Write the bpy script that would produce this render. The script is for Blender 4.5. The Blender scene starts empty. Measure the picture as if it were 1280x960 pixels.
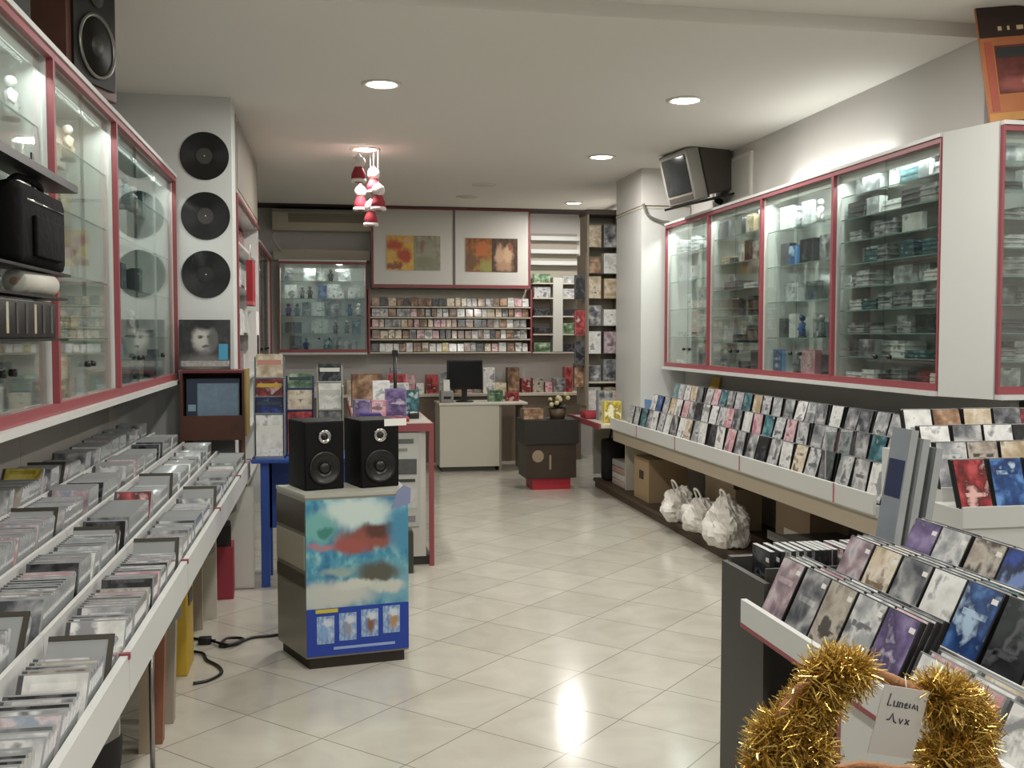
import bpy, math, random
from mathutils import Matrix, Vector, Euler
random.seed(7)
R = random.Random(11)
PI = math.pi
SC = bpy.context.scene
COL = SC.collection
rad = math.radians

# ------------------------------------------------------------------ materials
MATS = {}
def nt(name):
    m = bpy.data.materials.new(name); m.use_nodes = True
    n = m.node_tree.nodes; l = m.node_tree.links
    return m, n, l, n['Principled BSDF']

def srgb(c):
    if isinstance(c, str):
        c = tuple(int(c[i:i+2], 16)/255 for i in (0, 2, 4))
    return tuple((x/12.92 if x <= .04045 else ((x+.055)/1.055)**2.4) for x in c) + (1,)

def mat(name, c, rough=.5, metal=0, noise=0, nscale=8, spec=.5, coat=0, bump=0, bscale=60):
    if name in MATS: return MATS[name]
    m, n, l, b = nt(name)
    col = srgb(c)
    b.inputs['Base Color'].default_value = col
    b.inputs['Roughness'].default_value = rough
    b.inputs['Metallic'].default_value = metal
    b.inputs['Specular IOR Level'].default_value = spec
    b.inputs['Coat Weight'].default_value = coat
    if noise:
        tc = n.new('ShaderNodeTexCoord'); ns = n.new('ShaderNodeTexNoise'); ns.inputs['Scale'].default_value = nscale
        ns.inputs['Detail'].default_value = 4
        mx = n.new('ShaderNodeMix'); mx.data_type = 'RGBA'
        mx.inputs[6].default_value = col
        mx.inputs[7].default_value = tuple(x*(1-noise) for x in col[:3]) + (1,)
        l.new(tc.outputs['Object'], ns.inputs['Vector']); l.new(ns.outputs['Fac'], mx.inputs[0])
        l.new(mx.outputs[2], b.inputs['Base Color'])
    if bump:
        tc = n.new('ShaderNodeTexCoord'); nb = n.new('ShaderNodeTexNoise'); nb.inputs['Scale'].default_value = bscale
        bp = n.new('ShaderNodeBump'); bp.inputs['Strength'].default_value = bump; bp.inputs['Distance'].default_value = .01
        l.new(tc.outputs['Object'], nb.inputs['Vector']); l.new(nb.outputs['Fac'], bp.inputs['Height'])
        l.new(bp.outputs['Normal'], b.inputs['Normal'])
    MATS[name] = m
    return m

def emit(name, c, s):
    if name in MATS: return MATS[name]
    m, n, l, b = nt(name)
    b.inputs['Base Color'].default_value = srgb(c)
    b.inputs['Emission Color'].default_value = srgb(c)
    b.inputs['Emission Strength'].default_value = s
    MATS[name] = m
    return m

def glass(name, tint, fac=.06, rough=.02):
    if name in MATS: return MATS[name]
    m, n, l, b = nt(name)
    n.remove(b)
    out = n['Material Output']
    tr = n.new('ShaderNodeBsdfTransparent'); tr.inputs['Color'].default_value = srgb(tint)
    gl = n.new('ShaderNodeBsdfGlossy'); gl.inputs['Roughness'].default_value = rough
    gl.inputs['Color'].default_value = (1, 1, 1, 1)
    lw = n.new('ShaderNodeLayerWeight'); lw.inputs['Blend'].default_value = .5
    pw = n.new('ShaderNodeMath'); pw.operation = 'POWER'; pw.inputs[1].default_value = 4.
    mr = n.new('ShaderNodeMath'); mr.operation = 'MULTIPLY_ADD'; mr.inputs[1].default_value = .6; mr.inputs[2].default_value = fac; mr.use_clamp = True
    mx = n.new('ShaderNodeMixShader')
    l.new(lw.outputs['Facing'], pw.inputs[0]); l.new(pw.outputs[0], mr.inputs[0]); l.new(mr.outputs[0], mx.inputs[0])
    l.new(tr.outputs[0], mx.inputs[1]); l.new(gl.outputs[0], mx.inputs[2]); l.new(mx.outputs[0], out.inputs[0])
    MATS[name] = m
    return m

# cover pictures: a small set of palettes, each printed cover gets its own blotches from the object's random number
PAL = {
 'grey':  ['6d6f72', '3d4045', '9a9b9b', 'c3c3c0'],
 'silver':['a5a7a8', '84878a', 'cfd0ce', '6a6c70'],
 'black': ['17181b', '2a2c30', '55565a', '0d0e10'],
 'blue':  ['2d4f86', '5f8bbf', '1c2f5c', 'a9c2d8'],
 'teal':  ['3d6a72', '6f979a', '24424a', 'a8bdbb'],
 'red':   ['8e2f33', 'b8585a', '4d2022', 'd0a6a0'],
 'pink':  ['c79aa0', 'b77884', 'dcc6c6', '8d6a72'],
 'beige': ['c9b9a0', 'a89678', 'ded5c4', '7c6a52'],
 'brown': ['7a5c46', '553e30', '9c7c62', 'b89c82'],
 'rose':  ['a08c92', '6d5f68', 'c4b8ba', '8c98a8'],
 'taupe': ['9a8f84', '6a6058', 'b8b0a4', '4e4842'],
 'white': ['d8d8d4', 'c2c2be', 'e6e6e2', '8d8e90'],
 'green': ['5d7a5c', '38503a', '93a88d', 'c0ccb8'],
 'yellow':['c9b53e', 'e0d27a', '8c7a28', 'ece6c0'],
 'navy':  ['1d2a55', '2d4a9a', '16203c', '6c84b8'],
 'violet':['6a5a86', '8f82a6', '45395c', 'b8b0c6'],
}
def cover(p, rough=.28):
    k = 'cover_' + p
    if k in MATS: return MATS[k]
    m, n, l, b = nt(k)
    tc = n.new('ShaderNodeTexCoord'); oi = n.new('ShaderNodeObjectInfo')
    mu = n.new('ShaderNodeMath'); mu.operation = 'MULTIPLY'; mu.inputs[1].default_value = 77.
    l.new(oi.outputs['Random'], mu.inputs[0])
    cb = n.new('ShaderNodeCombineXYZ')
    for i in range(3): l.new(mu.outputs[0], cb.inputs[i])
    ad = n.new('ShaderNodeVectorMath'); ad.operation = 'ADD'
    l.new(tc.outputs['Object'], ad.inputs[0]); l.new(cb.outputs[0], ad.inputs[1])
    def mth(op, a, b2=0., c=0.):
        k = n.new('ShaderNodeMath'); k.operation = op
        for i, x in enumerate((a, b2, c)):
            if isinstance(x, (int, float)): k.inputs[i].default_value = x
            else: l.new(x, k.inputs[i])
        return k.outputs[0]
    ns = n.new('ShaderNodeTexNoise'); ns.inputs['Scale'].default_value = 15.; ns.inputs['Detail'].default_value = 4
    ns.inputs['Distortion'].default_value = .25
    l.new(ad.outputs[0], ns.inputs['Vector'])
    sp = n.new('ShaderNodeSeparateXYZ'); l.new(tc.outputs['Object'], sp.inputs[0])
    # a figure in the middle (off centre by the random number) and a title band near one end
    ox = mth('MULTIPLY_ADD', oi.outputs['Random'], .06, -.03)
    dx = mth('MULTIPLY', mth('SUBTRACT', sp.outputs[0], ox), 24.); dz = mth('MULTIPLY', mth('SUBTRACT', sp.outputs[2], .075), 15.)
    fig = mth('SUBTRACT', 1., mth('SQRT', mth('ADD', mth('MULTIPLY', dx, dx), mth('MULTIPLY', dz, dz))))
    fig = mth('MULTIPLY', mth('MAXIMUM', fig, 0.), mth('SUBTRACT', mth('FRACT', mth('MULTIPLY', mu.outputs[0], 1.7)), .4))
    bz = mth('MULTIPLY_ADD', mth('FRACT', mth('MULTIPLY', mu.outputs[0], 3.1)), .12, .02)
    band = mth('LESS_THAN', mth('ABSOLUTE', mth('SUBTRACT', sp.outputs[2], bz)), .008)
    bx = mth('LESS_THAN', mth('ABSOLUTE', sp.outputs[0]), .045)
    sb0 = mth('ADD', ns.outputs['Fac'], mth('MULTIPLY', fig, .34))
    sbv = mth('ADD', sb0, mth('MULTIPLY', mth('MULTIPLY', band, bx), .1))
    sb = mth('ADD', sbv, mth('MULTIPLY_ADD', mth('FRACT', mth('MULTIPLY', mu.outputs[0], 5.3)), .12, -.06))
    cr = n.new('ShaderNodeValToRGB'); e = cr.color_ramp.elements
    cols = [srgb(c) for c in PAL[p]]
    e[0].position = .34; e[0].color = cols[1]
    e[1].position = .47; e[1].color = cols[0]
    x = e.new(.58); x.color = cols[2]
    x = e.new(.68); x.color = cols[3]
    l.new(sb, cr.inputs[0]); l.new(cr.outputs[0], b.inputs['Base Color'])
    b.inputs['Roughness'].default_value = rough
    b.inputs['Coat Weight'].default_value = .5; b.inputs['Coat Roughness'].default_value = .12
    MATS[k] = m
    return m

def painted(name, base, blobs, nscale=6, dist=.16, rough=.35):
    # a printed picture: base colours in noise, soft-edged patches on top; (cx, cz, rx, rz, colour, softness) in the print's own 0..1 frame
    if name in MATS: return MATS[name]
    m, n, l, b = nt(name)
    tc = n.new('ShaderNodeTexCoord')
    nz = n.new('ShaderNodeTexNoise'); nz.inputs['Scale'].default_value = nscale; nz.inputs['Detail'].default_value = 4
    l.new(tc.outputs['Generated'], nz.inputs['Vector'])
    def vm(op, a, b2):
        k = n.new('ShaderNodeVectorMath'); k.operation = op
        for i, x in enumerate((a, b2)):
            if isinstance(x, tuple): k.inputs[i].default_value = x
            else: l.new(x, k.inputs[i])
        return k.outputs['Value' if op == 'LENGTH' else 'Vector']
    off = vm('MULTIPLY', vm('SUBTRACT', nz.outputs['Color'], (.5, .5, .5)), (dist, 0, dist))
    P = vm('MULTIPLY', vm('ADD', tc.outputs['Generated'], off), (1, 0, 1))
    cr = n.new('ShaderNodeValToRGB'); e = cr.color_ramp.elements
    k = len(base)
    e[0].position = .34; e[0].color = srgb(base[0]); e[1].position = .68; e[1].color = srgb(base[-1])
    for i in range(1, k-1): x = e.new(.34+.34*i/(k-1)); x.color = srgb(base[i])
    l.new(nz.outputs['Fac'], cr.inputs[0]); col = cr.outputs[0]
    for cx, cz, rx, rz, c, soft in blobs:
        d = n.new('ShaderNodeVectorMath'); d.operation = 'LENGTH'
        l.new(vm('MULTIPLY', vm('SUBTRACT', P, (cx, 0, cz)), (1/rx, 0, 1/rz)), d.inputs[0])
        mr = n.new('ShaderNodeMapRange'); mr.interpolation_type = 'SMOOTHSTEP'
        mr.inputs['From Min'].default_value = 1+soft; mr.inputs['From Max'].default_value = 1-soft
        l.new(d.outputs['Value'], mr.inputs['Value'])
        mx = n.new('ShaderNodeMix'); mx.data_type = 'RGBA'; mx.inputs[7].default_value = srgb(c)
        l.new(mr.outputs[0], mx.inputs[0]); l.new(col, mx.inputs[6]); col = mx.outputs[2]
    l.new(col, b.inputs['Base Color']); b.inputs['Roughness'].default_value = rough
    MATS[name] = m
    return m

# ------------------------------------------------------------------ mesh builder
class MB:
    def __init__(s): s.v = []; s.f = []; s.m = []; s.s = []; s.mats = []
    def mi(s, m):
        if m not in s.mats: s.mats.append(m)
        return s.mats.index(m)
    def add(s, vs, fs, m, smooth=False, M=None):
        o = len(s.v); i = s.mi(m)
        s.v += [tuple(M @ Vector(v)) if M else tuple(v) for v in vs]
        for f in fs:
            s.f.append(tuple(o+k for k in f)); s.m.append(i); s.s.append(smooth)
        return s
    def box(s, x0, x1, y0, y1, z0, z1, m, M=None):
        vs = [(x, y, z) for z in (z0, z1) for y in (y0, y1) for x in (x0, x1)]
        fs = [(0, 2, 3, 1), (4, 5, 7, 6), (0, 1, 5, 4), (2, 6, 7, 3), (0, 4, 6, 2), (1, 3, 7, 5)]
        return s.add(vs, fs, m, M=M)
    def rbox(s, x0, x1, y0, y1, z0, z1, m, b=.01, M=None):
        # chamfered box: 24 verts
        import bmesh
        bm = bmesh.new()
        bmesh.ops.create_cube(bm, size=1)
        for v in bm.verts:
            v.co = Vector(((x0+x1)/2+v.co.x*(x1-x0), (y0+y1)/2+v.co.y*(y1-y0), (z0+z1)/2+v.co.z*(z1-z0)))
        bmesh.ops.bevel(bm, geom=bm.edges[:], offset=b, segments=2, affect='EDGES', profile=.6)
        bm.verts.ensure_lookup_table()
        vs = [v.co.copy() for v in bm.verts]; fs = [tuple(v.index for v in f.verts) for f in bm.faces]
        bm.free()
        return s.add(vs, fs, m, True, M)
    def prism(s, poly, h0, h1, m, axis='z', M=None):
        n = len(poly)
        def p(a, b, h): return {'z': (a, b, h), 'y': (a, h, b), 'x': (h, a, b)}[axis]
        vs = [p(a, b, h0) for a, b in poly] + [p(a, b, h1) for a, b in poly]
        fs = [tuple(range(n))[::-1], tuple(range(n, 2*n))] + [(i, (i+1) % n, n+(i+1) % n, n+i) for i in range(n)]
        return s.add(vs, fs, m, M=M)
    def lathe(s, prof, m, seg=24, M=None, smooth=True):
        vs = []; fs = []
        for r, z in prof:
            for k in range(seg):
                a = 2*PI*k/seg; vs.append((r*math.cos(a), r*math.sin(a), z))
        for i in range(len(prof)-1):
            for k in range(seg):
                k2 = (k+1) % seg
                fs.append((i*seg+k, i*seg+k2, (i+1)*seg+k2, (i+1)*seg+k))
        fs.append(tuple(range(seg))[::-1]); fs.append(tuple(range((len(prof)-1)*seg, len(prof)*seg)))
        return s.add(vs, fs, m, smooth, M)
    def cyl(s, a, b, r, m, seg=16, r2=None):
        a = Vector(a); b = Vector(b); d = b-a
        M = Matrix.Translation(a) @ d.to_track_quat('Z', 'Y').to_matrix().to_4x4()
        return s.lathe([(r, 0), (r if r2 is None else r2, d.length)], m, seg, M)
    def tube(s, pts, r, m, seg=8):
        pts = [Vector(p) for p in pts]; vs = []; fs = []
        for i, p in enumerate(pts):
            t = (pts[min(i+1, len(pts)-1)]-pts[max(i-1, 0)]).normalized()
            q = t.to_track_quat('Z', 'Y')
            for k in range(seg):
                a = 2*PI*k/seg; vs.append(p + q @ Vector((r*math.cos(a), r*math.sin(a), 0)))
        for i in range(len(pts)-1):
            for k in range(seg):
                k2 = (k+1) % seg; fs.append((i*seg+k, i*seg+k2, (i+1)*seg+k2, (i+1)*seg+k))
        fs.append(tuple(range(seg))[::-1]); fs.append(tuple(range((len(pts)-1)*seg, len(pts)*seg)))
        return s.add(vs, fs, m, True)
    def ball(s, c, r, m, sc=(1, 1, 1), seg=14, lump=0, rnd=None):
        vs = []; fs = []; rings = seg//2
        for i in range(1, rings):
            th = PI*i/rings
            for k in range(seg):
                a = 2*PI*k/seg
                rr = r*(1+(rnd.uniform(-lump, lump) if rnd else 0))
                vs.append((c[0]+rr*sc[0]*math.sin(th)*math.cos(a), c[1]+rr*sc[1]*math.sin(th)*math.sin(a), c[2]+rr*sc[2]*math.cos(th)))
        top = len(vs); vs.append((c[0], c[1], c[2]+r*sc[2])); vs.append((c[0], c[1], c[2]-r*sc[2]))
        for i in range(rings-2):
            for k in range(seg):
                k2 = (k+1) % seg
                fs.append((i*seg+k, (i+1)*seg+k, (i+1)*seg+k2, i*seg+k2))
        for k in range(seg):
            k2 = (k+1) % seg
            fs.append((top, k, k2)); fs.append((top+1, (rings-2)*seg+k2, (rings-2)*seg+k))
        return s.add(vs, fs, m, True)
    def mesh(s, name):
        me = bpy.data.meshes.new(name); me.from_pydata(s.v, [], s.f)
        for m in s.mats: me.materials.append(m)
        me.polygons.foreach_set('material_index', s.m); me.polygons.foreach_set('use_smooth', s.s)
        me.update()
        return me
    def build(s, name, parent=None, loc=(0, 0, 0), rot=(0, 0, 0)):
        o = bpy.data.objects.new(name, s.mesh(name)); COL.objects.link(o)
        o.location = loc; o.rotation_euler = rot
        if parent: o.parent = parent
        return o

def tag(o, label=None, cat=None, group=None, kind=None):
    if label:
        o['label'] = label
    if cat: o['category'] = cat
    if group: o['group'] = group
    if kind: o['kind'] = kind
    return o
def thing(name, label, cat, loc=(0, 0, 0), rz=0, group=None, rot=None):
    o = bpy.data.objects.new(name, None); COL.objects.link(o); o.empty_display_size = .05
    o.location = loc; o.rotation_euler = rot or (0, 0, rz)
    return tag(o, label, cat, group)
def struct(name, b):
    o = b.build(name); o['kind'] = 'structure'; return o
def inst(src, loc, rot=(0, 0, 0), label=None, cat=None, group=None):
    o = src.copy(); COL.objects.link(o); o.location = loc; o.rotation_euler = rot
    if label: o['label'] = label
    if group: o['group'] = group
    if cat: o['category'] = cat
    for ch in src.children:
        c = ch.copy(); COL.objects.link(c); c.parent = o
        for g in ch.children:
            d = g.copy(); COL.objects.link(d); d.parent = c
    return o
ORD = ('first second third fourth fifth sixth seventh eighth ninth tenth eleventh twelfth thirteenth fourteenth fifteenth sixteenth '
       'seventeenth eighteenth nineteenth twentieth twenty-first twenty-second twenty-third twenty-fourth twenty-fifth twenty-sixth '
       'twenty-seventh twenty-eighth twenty-ninth thirtieth thirty-first thirty-second thirty-third thirty-fourth thirty-fifth thirty-sixth').split()

def smooth_path(pts, n=6):
    out = []
    P = [Vector(p) for p in pts]
    for i in range(len(P)-1):
        p0, p1, p2, p3 = P[max(i-1, 0)], P[i], P[i+1], P[min(i+2, len(P)-1)]
        for k in range(n):
            t = k/n
            out.append(.5*((2*p1)+(p2-p0)*t+(2*p0-5*p1+4*p2-p3)*t*t+(3*p1-p0-3*p2+p3)*t**3))
    out.append(P[-1]); return out
# common materials
WHITE = mat('white_laminate', 'c9cac6', .35)
OFFW = mat('cream_laminate', 'c4beae', .4)
RED = mat('red_edge', '8c454a', .45)
BEIGE = mat('beige_fascia', 'a99d8a', .5)
BLACK = mat('black_plastic', '0e0e0d', .4)
DARK = mat('dark_grey_laminate', '3c3a36', .5)
SHELFG = mat('glass_edge', '7f9a94', .15)
GLASS = glass('cabinet_glass', 'f1f5f3', .08)
SGLASS = glass('shelf_glass', 'fafcfb', .02)
STEEL = mat('steel', '9a9a98', .3, 1)
CHROME = mat('chrome', 'd8d8d8', .12, 1)
WOODR = mat('red_brown_wood', '5c3628', .5, noise=.4, nscale=20)
CARD = mat('cardboard', 'a58e6c', .8, noise=.15)
PAPER = mat('paper', 'dcdad4', .7)
CLEAR = mat('cellophane_grey', '989b9b', .16, coat=.7)

# ------------------------------------------------------------------ camera
cd = bpy.data.cameras.new('camera'); cam = bpy.data.objects.new('camera', cd); COL.objects.link(cam)
cd.sensor_width = 36; cd.lens = 36; cd.clip_start = .05; cd.clip_end = 100
cam.location = (0, 0, 1.5)
cam.rotation_euler = (rad(90-2.73), 0, rad(-10.187))
SC.camera = cam

# ------------------------------------------------------------------ room
def tile_mat():
    m, n, l, b = nt('floor_tiles')
    g = n.new('ShaderNodeNewGeometry')
    mp = n.new('ShaderNodeMapping'); mp.vector_type = 'POINT'
    mp.inputs['Rotation'].default_value = (0, 0, rad(45))
    l.new(g.outputs['Position'], mp.inputs['Vector'])
    # rotated frame: x' = (x-y)/sqrt2 (s), y' = (x+y)/sqrt2 (t)
    sep = n.new('ShaderNodeSeparateXYZ'); l.new(mp.outputs[0], sep.inputs[0])
    def line(sock, off, size):
        a = n.new('ShaderNodeMath'); a.operation = 'SUBTRACT'; a.inputs[1].default_value = off; l.new(sock, a.inputs[0])
        d = n.new('ShaderNodeMath'); d.operation = 'DIVIDE'; d.inputs[1].default_value = size; l.new(a.outputs[0], d.inputs[0])
        fr = n.new('ShaderNodeMath'); fr.operation = 'FRACT'; l.new(d.outputs[0], fr.inputs[0])
        s2 = n.new('ShaderNodeMath'); s2.operation = 'SUBTRACT'; s2.inputs[1].default_value = .5; l.new(fr.outputs[0], s2.inputs[0])
        ab = n.new('ShaderNodeMath'); ab.operation = 'ABSOLUTE'; l.new(s2.outputs[0], ab.inputs[0])
        gt = n.new('ShaderNodeMath'); gt.operation = 'GREATER_THAN'; gt.inputs[1].default_value = .5-.006; l.new(ab.outputs[0], gt.inputs[0])
        fl = n.new('ShaderNodeMath'); fl.operation = 'FLOOR'; l.new(d.outputs[0], fl.inputs[0])
        return gt, fl
    g1, f1 = line(sep.outputs[0], -2.31, .41)
    g2, f2 = line(sep.outputs[1], 3.07, .40)
    mxm = n.new('ShaderNodeMath'); mxm.operation = 'MAXIMUM'; l.new(g1.outputs[0], mxm.inputs[0]); l.new(g2.outputs[0], mxm.inputs[1])
    cb = n.new('ShaderNodeCombineXYZ'); l.new(f1.outputs[0], cb.inputs[0]); l.new(f2.outputs[0], cb.inputs[1])
    wn = n.new('ShaderNodeTexWhiteNoise'); l.new(cb.outputs[0], wn.inputs['Vector'])
    ns = n.new('ShaderNodeTexNoise'); ns.inputs['Scale'].default_value = 3.5; ns.inputs['Detail'].default_value = 5; ns.inputs['Distortion'].default_value = 1.2
    l.new(g.outputs['Position'], ns.inputs['Vector'])
    ad = n.new('ShaderNodeMath'); ad.operation = 'MULTIPLY_ADD'; ad.inputs[1].default_value = .28
    l.new(wn.outputs['Value'], ad.inputs[0]); l.new(ns.outputs['Fac'], ad.inputs[2])
    cr = n.new('ShaderNodeValToRGB'); e = cr.color_ramp.elements
    e[0].position = .3; e[0].color = srgb('a9a497'); e[1].position = .95; e[1].color = srgb('bcb8ac')
    l.new(ad.outputs[0], cr.inputs[0])
    mx = n.new('ShaderNodeMix'); mx.data_type = 'RGBA'; mx.inputs[7].default_value = srgb('7d786c')
    l.new(mxm.outputs[0], mx.inputs[0]); l.new(cr.outputs[0], mx.inputs[6]); l.new(mx.outputs[2], b.inputs['Base Color'])
    b.inputs['Roughness'].default_value = .16
    b.inputs['Specular IOR Level'].default_value = .5
    return m
FLOOR = tile_mat()
WALLM = mat('wall_paint', 'cfccc7', .8, noise=.05, nscale=2)
CEILM = mat('ceiling_paint', 'e2dfd8', .85, noise=.04, nscale=1.5)
PILM = mat('pillar_paint', 'cbcdca', .7)

FY = -2.6
struct('floor', MB().box(-1.5, 5.2, FY, 12.7, -.1, 0, FLOOR))
struct('ceiling', MB().box(-1.5, 5.2, 4.75, 12.7, 3.0, 3.15, CEILM).box(-1.5, 5.2, FY, 4.75, 3.07, 3.2, CEILM))
struct('wall_left', MB().box(-1.5, -1.3, FY, 12.7, 0, 3.07, WALLM))
struct('wall_back', MB().box(-1.3, 3.45, 12.45, 12.7, 0, 3.0, WALLM))
struct('wall_right', MB().box(3.26, 3.45, 4.71, 12.45, 0, 3.0, WALLM).box(3.45, 5.2, 4.71, 4.9, 0, 3.07, WALLM).box(5.0, 5.2, FY, 4.71, 0, 3.07, WALLM))
# shop front behind the camera: wall with a wide window and a glass door
struct('wall_front', MB().box(-1.3, 5.0, FY, FY+.15, 2.5, 3.07, WALLM).box(-1.3, -.9, FY, FY+.15, 0, 2.5, WALLM)
       .box(4.7, 5.0, FY, FY+.15, 0, 2.5, WALLM).box(1.3, 4.7, FY, FY+.15, 0, .45, WALLM))
w = struct('window_1', MB().box(1.3, 4.7, FY+.06, FY+.075, .45, 2.5, glass('shop_glass', 'e8ecea', .05)))
fr = MB()
for x in (1.3, 3.0, 4.66): fr.box(x, x+.05, FY+.03, FY+.11, .45, 2.5, STEEL)
fr.box(1.3, 4.7, FY+.03, FY+.11, .45, .5, STEEL).box(1.3, 4.7, FY+.03, FY+.11, 2.45, 2.5, STEEL)
fr.build('window_frame', w)
d = struct('door_1', MB().box(-.9, 1.3, FY+.06, FY+.075, 0, 2.5, glass('shop_glass', 'e8ecea', .05)))
fr = MB()
for x in (-.9, .2, 1.24): fr.box(x, x+.06, FY+.03, FY+.11, 0, 2.5, STEEL)
fr.box(-.9, 1.3, FY+.03, FY+.11, 2.44, 2.5, STEEL).box(-.9, 1.3, FY+.03, FY+.11, 0, .08, STEEL)
fr.build('door_frame', d)

# pillar with the records (left), pillar and boxed column (right)
struct('pillar_left', MB().box(-1.3, -.59, 6.75, 7.02, 0, 3.0, PILM))
struct('pillar_right', MB().box(2.79, 3.26, 8.93, 9.75, 2.67, 3.0, WALLM))

# downlights
TRIM = mat('lamp_trim', 'd8d4ca', .5)
LENS = emit('lamp_lens', 'fff8ee', 9)
def downlight(x, y, label, power, z=3.0, on=True, r=.11):
    t = thing('ceiling_light', label, 'ceiling light', (x, y, z), 0, 'round ceiling downlights')
    MB().lathe([(r+.012, 0), (r+.012, -.006), (r, -.012), (r-.02, -.006), (r-.02, -.001)], TRIM, 32).build('trim_ring', t)
    MB().lathe([(r-.021, -.001), (r-.021, -.005)], LENS if on else mat('lamp_lens_unlit', 'c8c0b0', .3), 32).build('lens', t)
    if on:
        la = bpy.data.lights.new('downlight_beam', 'AREA'); la.shape = 'DISK'; la.size = .2; la.energy = power
        la.color = (1, .965, .92); la.spread = rad(178)
        lo = bpy.data.objects.new('downlight_beam', la); COL.objects.link(lo); lo.parent = t; lo.location = (0, 0, -.02)
    return t
DL = 25
downlight(.33, 6.24, 'round downlight in ceiling above the aisle, between pillar and ceiling step', DL)
downlight(2.26, 6.32, 'round downlight in ceiling in front of the four glass wall cabinets', DL)
downlight(2.28, 8.43, 'round downlight in ceiling beside the wall-hung television', DL)
downlight(.31, 8.42, 'round downlight in ceiling with the red and white ornaments hanging from it', DL)
downlight(2.76, 11.4, 'small round downlight in ceiling by the back wall corner', DL, r=.1)
downlight(1.55, 10.2, 'unlit round downlight in ceiling before the two framed pictures', 0, on=False)
downlight(1.5, 11.1, 'unlit round ceiling downlight just above the picture cupboard', 0, on=False)
for x, y in ((.3, 3.6), (2.4, 3.6), (.3, 1.4), (2.4, 1.4), (3.9, 2.6), (.3, -.8), (2.4, -.8)):
    downlight(x, y, 'round downlight in the front part of the ceiling above the entrance bins', DL, z=3.07)

# ------------------------------------------------------------------ glass wall cabinets
def cab(name, label, loc, rz, W, z0, z1, D, doors=2, shelves=4, inner=WHITE, group='glass wall cabinets', ledge=True, fill_tube=0, back=None):
    t = thing(name, label, 'display cabinet', (loc[0], loc[1], 0), rz, group)
    b = MB()
    b.box(0, W, D-.012, D, z0, z1, back or inner)
    b.box(0, W, .02, D-.012, z0, z0+.02, inner).box(0, W, .02, D-.012, z1-.02, z1, inner)
    b.box(0, .016, .02, D-.012, z0+.02, z1-.02, inner).box(W-.016, W, .02, D-.012, z0+.02, z1-.02, inner)
    b.build('body', t)
    f = MB()
    f.box(0, W, -.004, .02, z0, z0+.036, RED).box(0, W, -.004, .02, z1-.026, z1, RED)
    f.box(0, .011, -.004, .02, z0+.036, z1-.026, RED).box(W-.011, W, -.004, .02, z0+.036, z1-.026, RED)
    f.build('red_frame', t)
    if ledge:
        MB().box(0, W, -.03, .03, z0-.025, z0-.001, WHITE).build('white_ledge', t)
        MB().box(0, W, -.012, .04, z1+.001, z1+.02, WHITE).build('top_strip', t)
    dw = (W-.022)/doors
    for k in range(doors):
        y = .022 + .007*(k % 2)
        dd = MB().box(.011+k*dw-(.02 if k else 0), .011+(k+1)*dw, y, y+.005, z0+.036, z1-.026, GLASS).build('glass_door', t)
        x = .02+k*dw + (dw*.12 if k else dw*.88)
        MB().cyl((x, y-.002, z0+.16), (x, y-.022, z0+.16), .012, BLACK, 12).build('lock', dd)
    zs = []
    for i in range(shelves):
        z = z0+.02+(z1-z0-.04)*(i+1)/(shelves+1); zs.append(z)
        s = MB().box(.017, W-.017, .05, D-.014, z-.006, z, SGLASS).box(.017, W-.017, .047, .05, z-.006, z, SHELFG).build('glass_shelf', t)
    if fill_tube:  # unseen tube added to brighten the interior, with a strip added to hide it
        MB().box(.012, W-.012, .037, .041, z1-.075, z1-.021, WHITE).build('added_valance', t)
        MB().box(.05, W-.05, .05, .075, z1-.04, z1-.022, mat('tube_holder', 'd8d8d4', .5)).build('added_tube_holder', t)
        MB().cyl((.06, .062, z1-.048), (W-.06, .062, z1-.048), .007, emit('added_tube_glow', 'f2f6f4', 2), 10).build('added_tube', t)
        la = bpy.data.lights.new('cabinet_fill', 'AREA'); la.shape = 'RECTANGLE'; la.size = W-.15; la.size_y = .02; la.energy = fill_tube*.95; la.color = (.94, 1, .97)
        lo = bpy.data.objects.new('cabinet_fill', la); COL.objects.link(lo); lo.parent = t; lo.location = (W/2, .062, z1-.058); lo.rotation_euler = (rad(-25), 0, 0)
    return t, [z0+.02]+zs

def w2(loc, rz, x, y):
    c, s = math.cos(rz), math.sin(rz)
    return (loc[0]+x*c-y*s, loc[1]+x*s+y*c)

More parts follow.
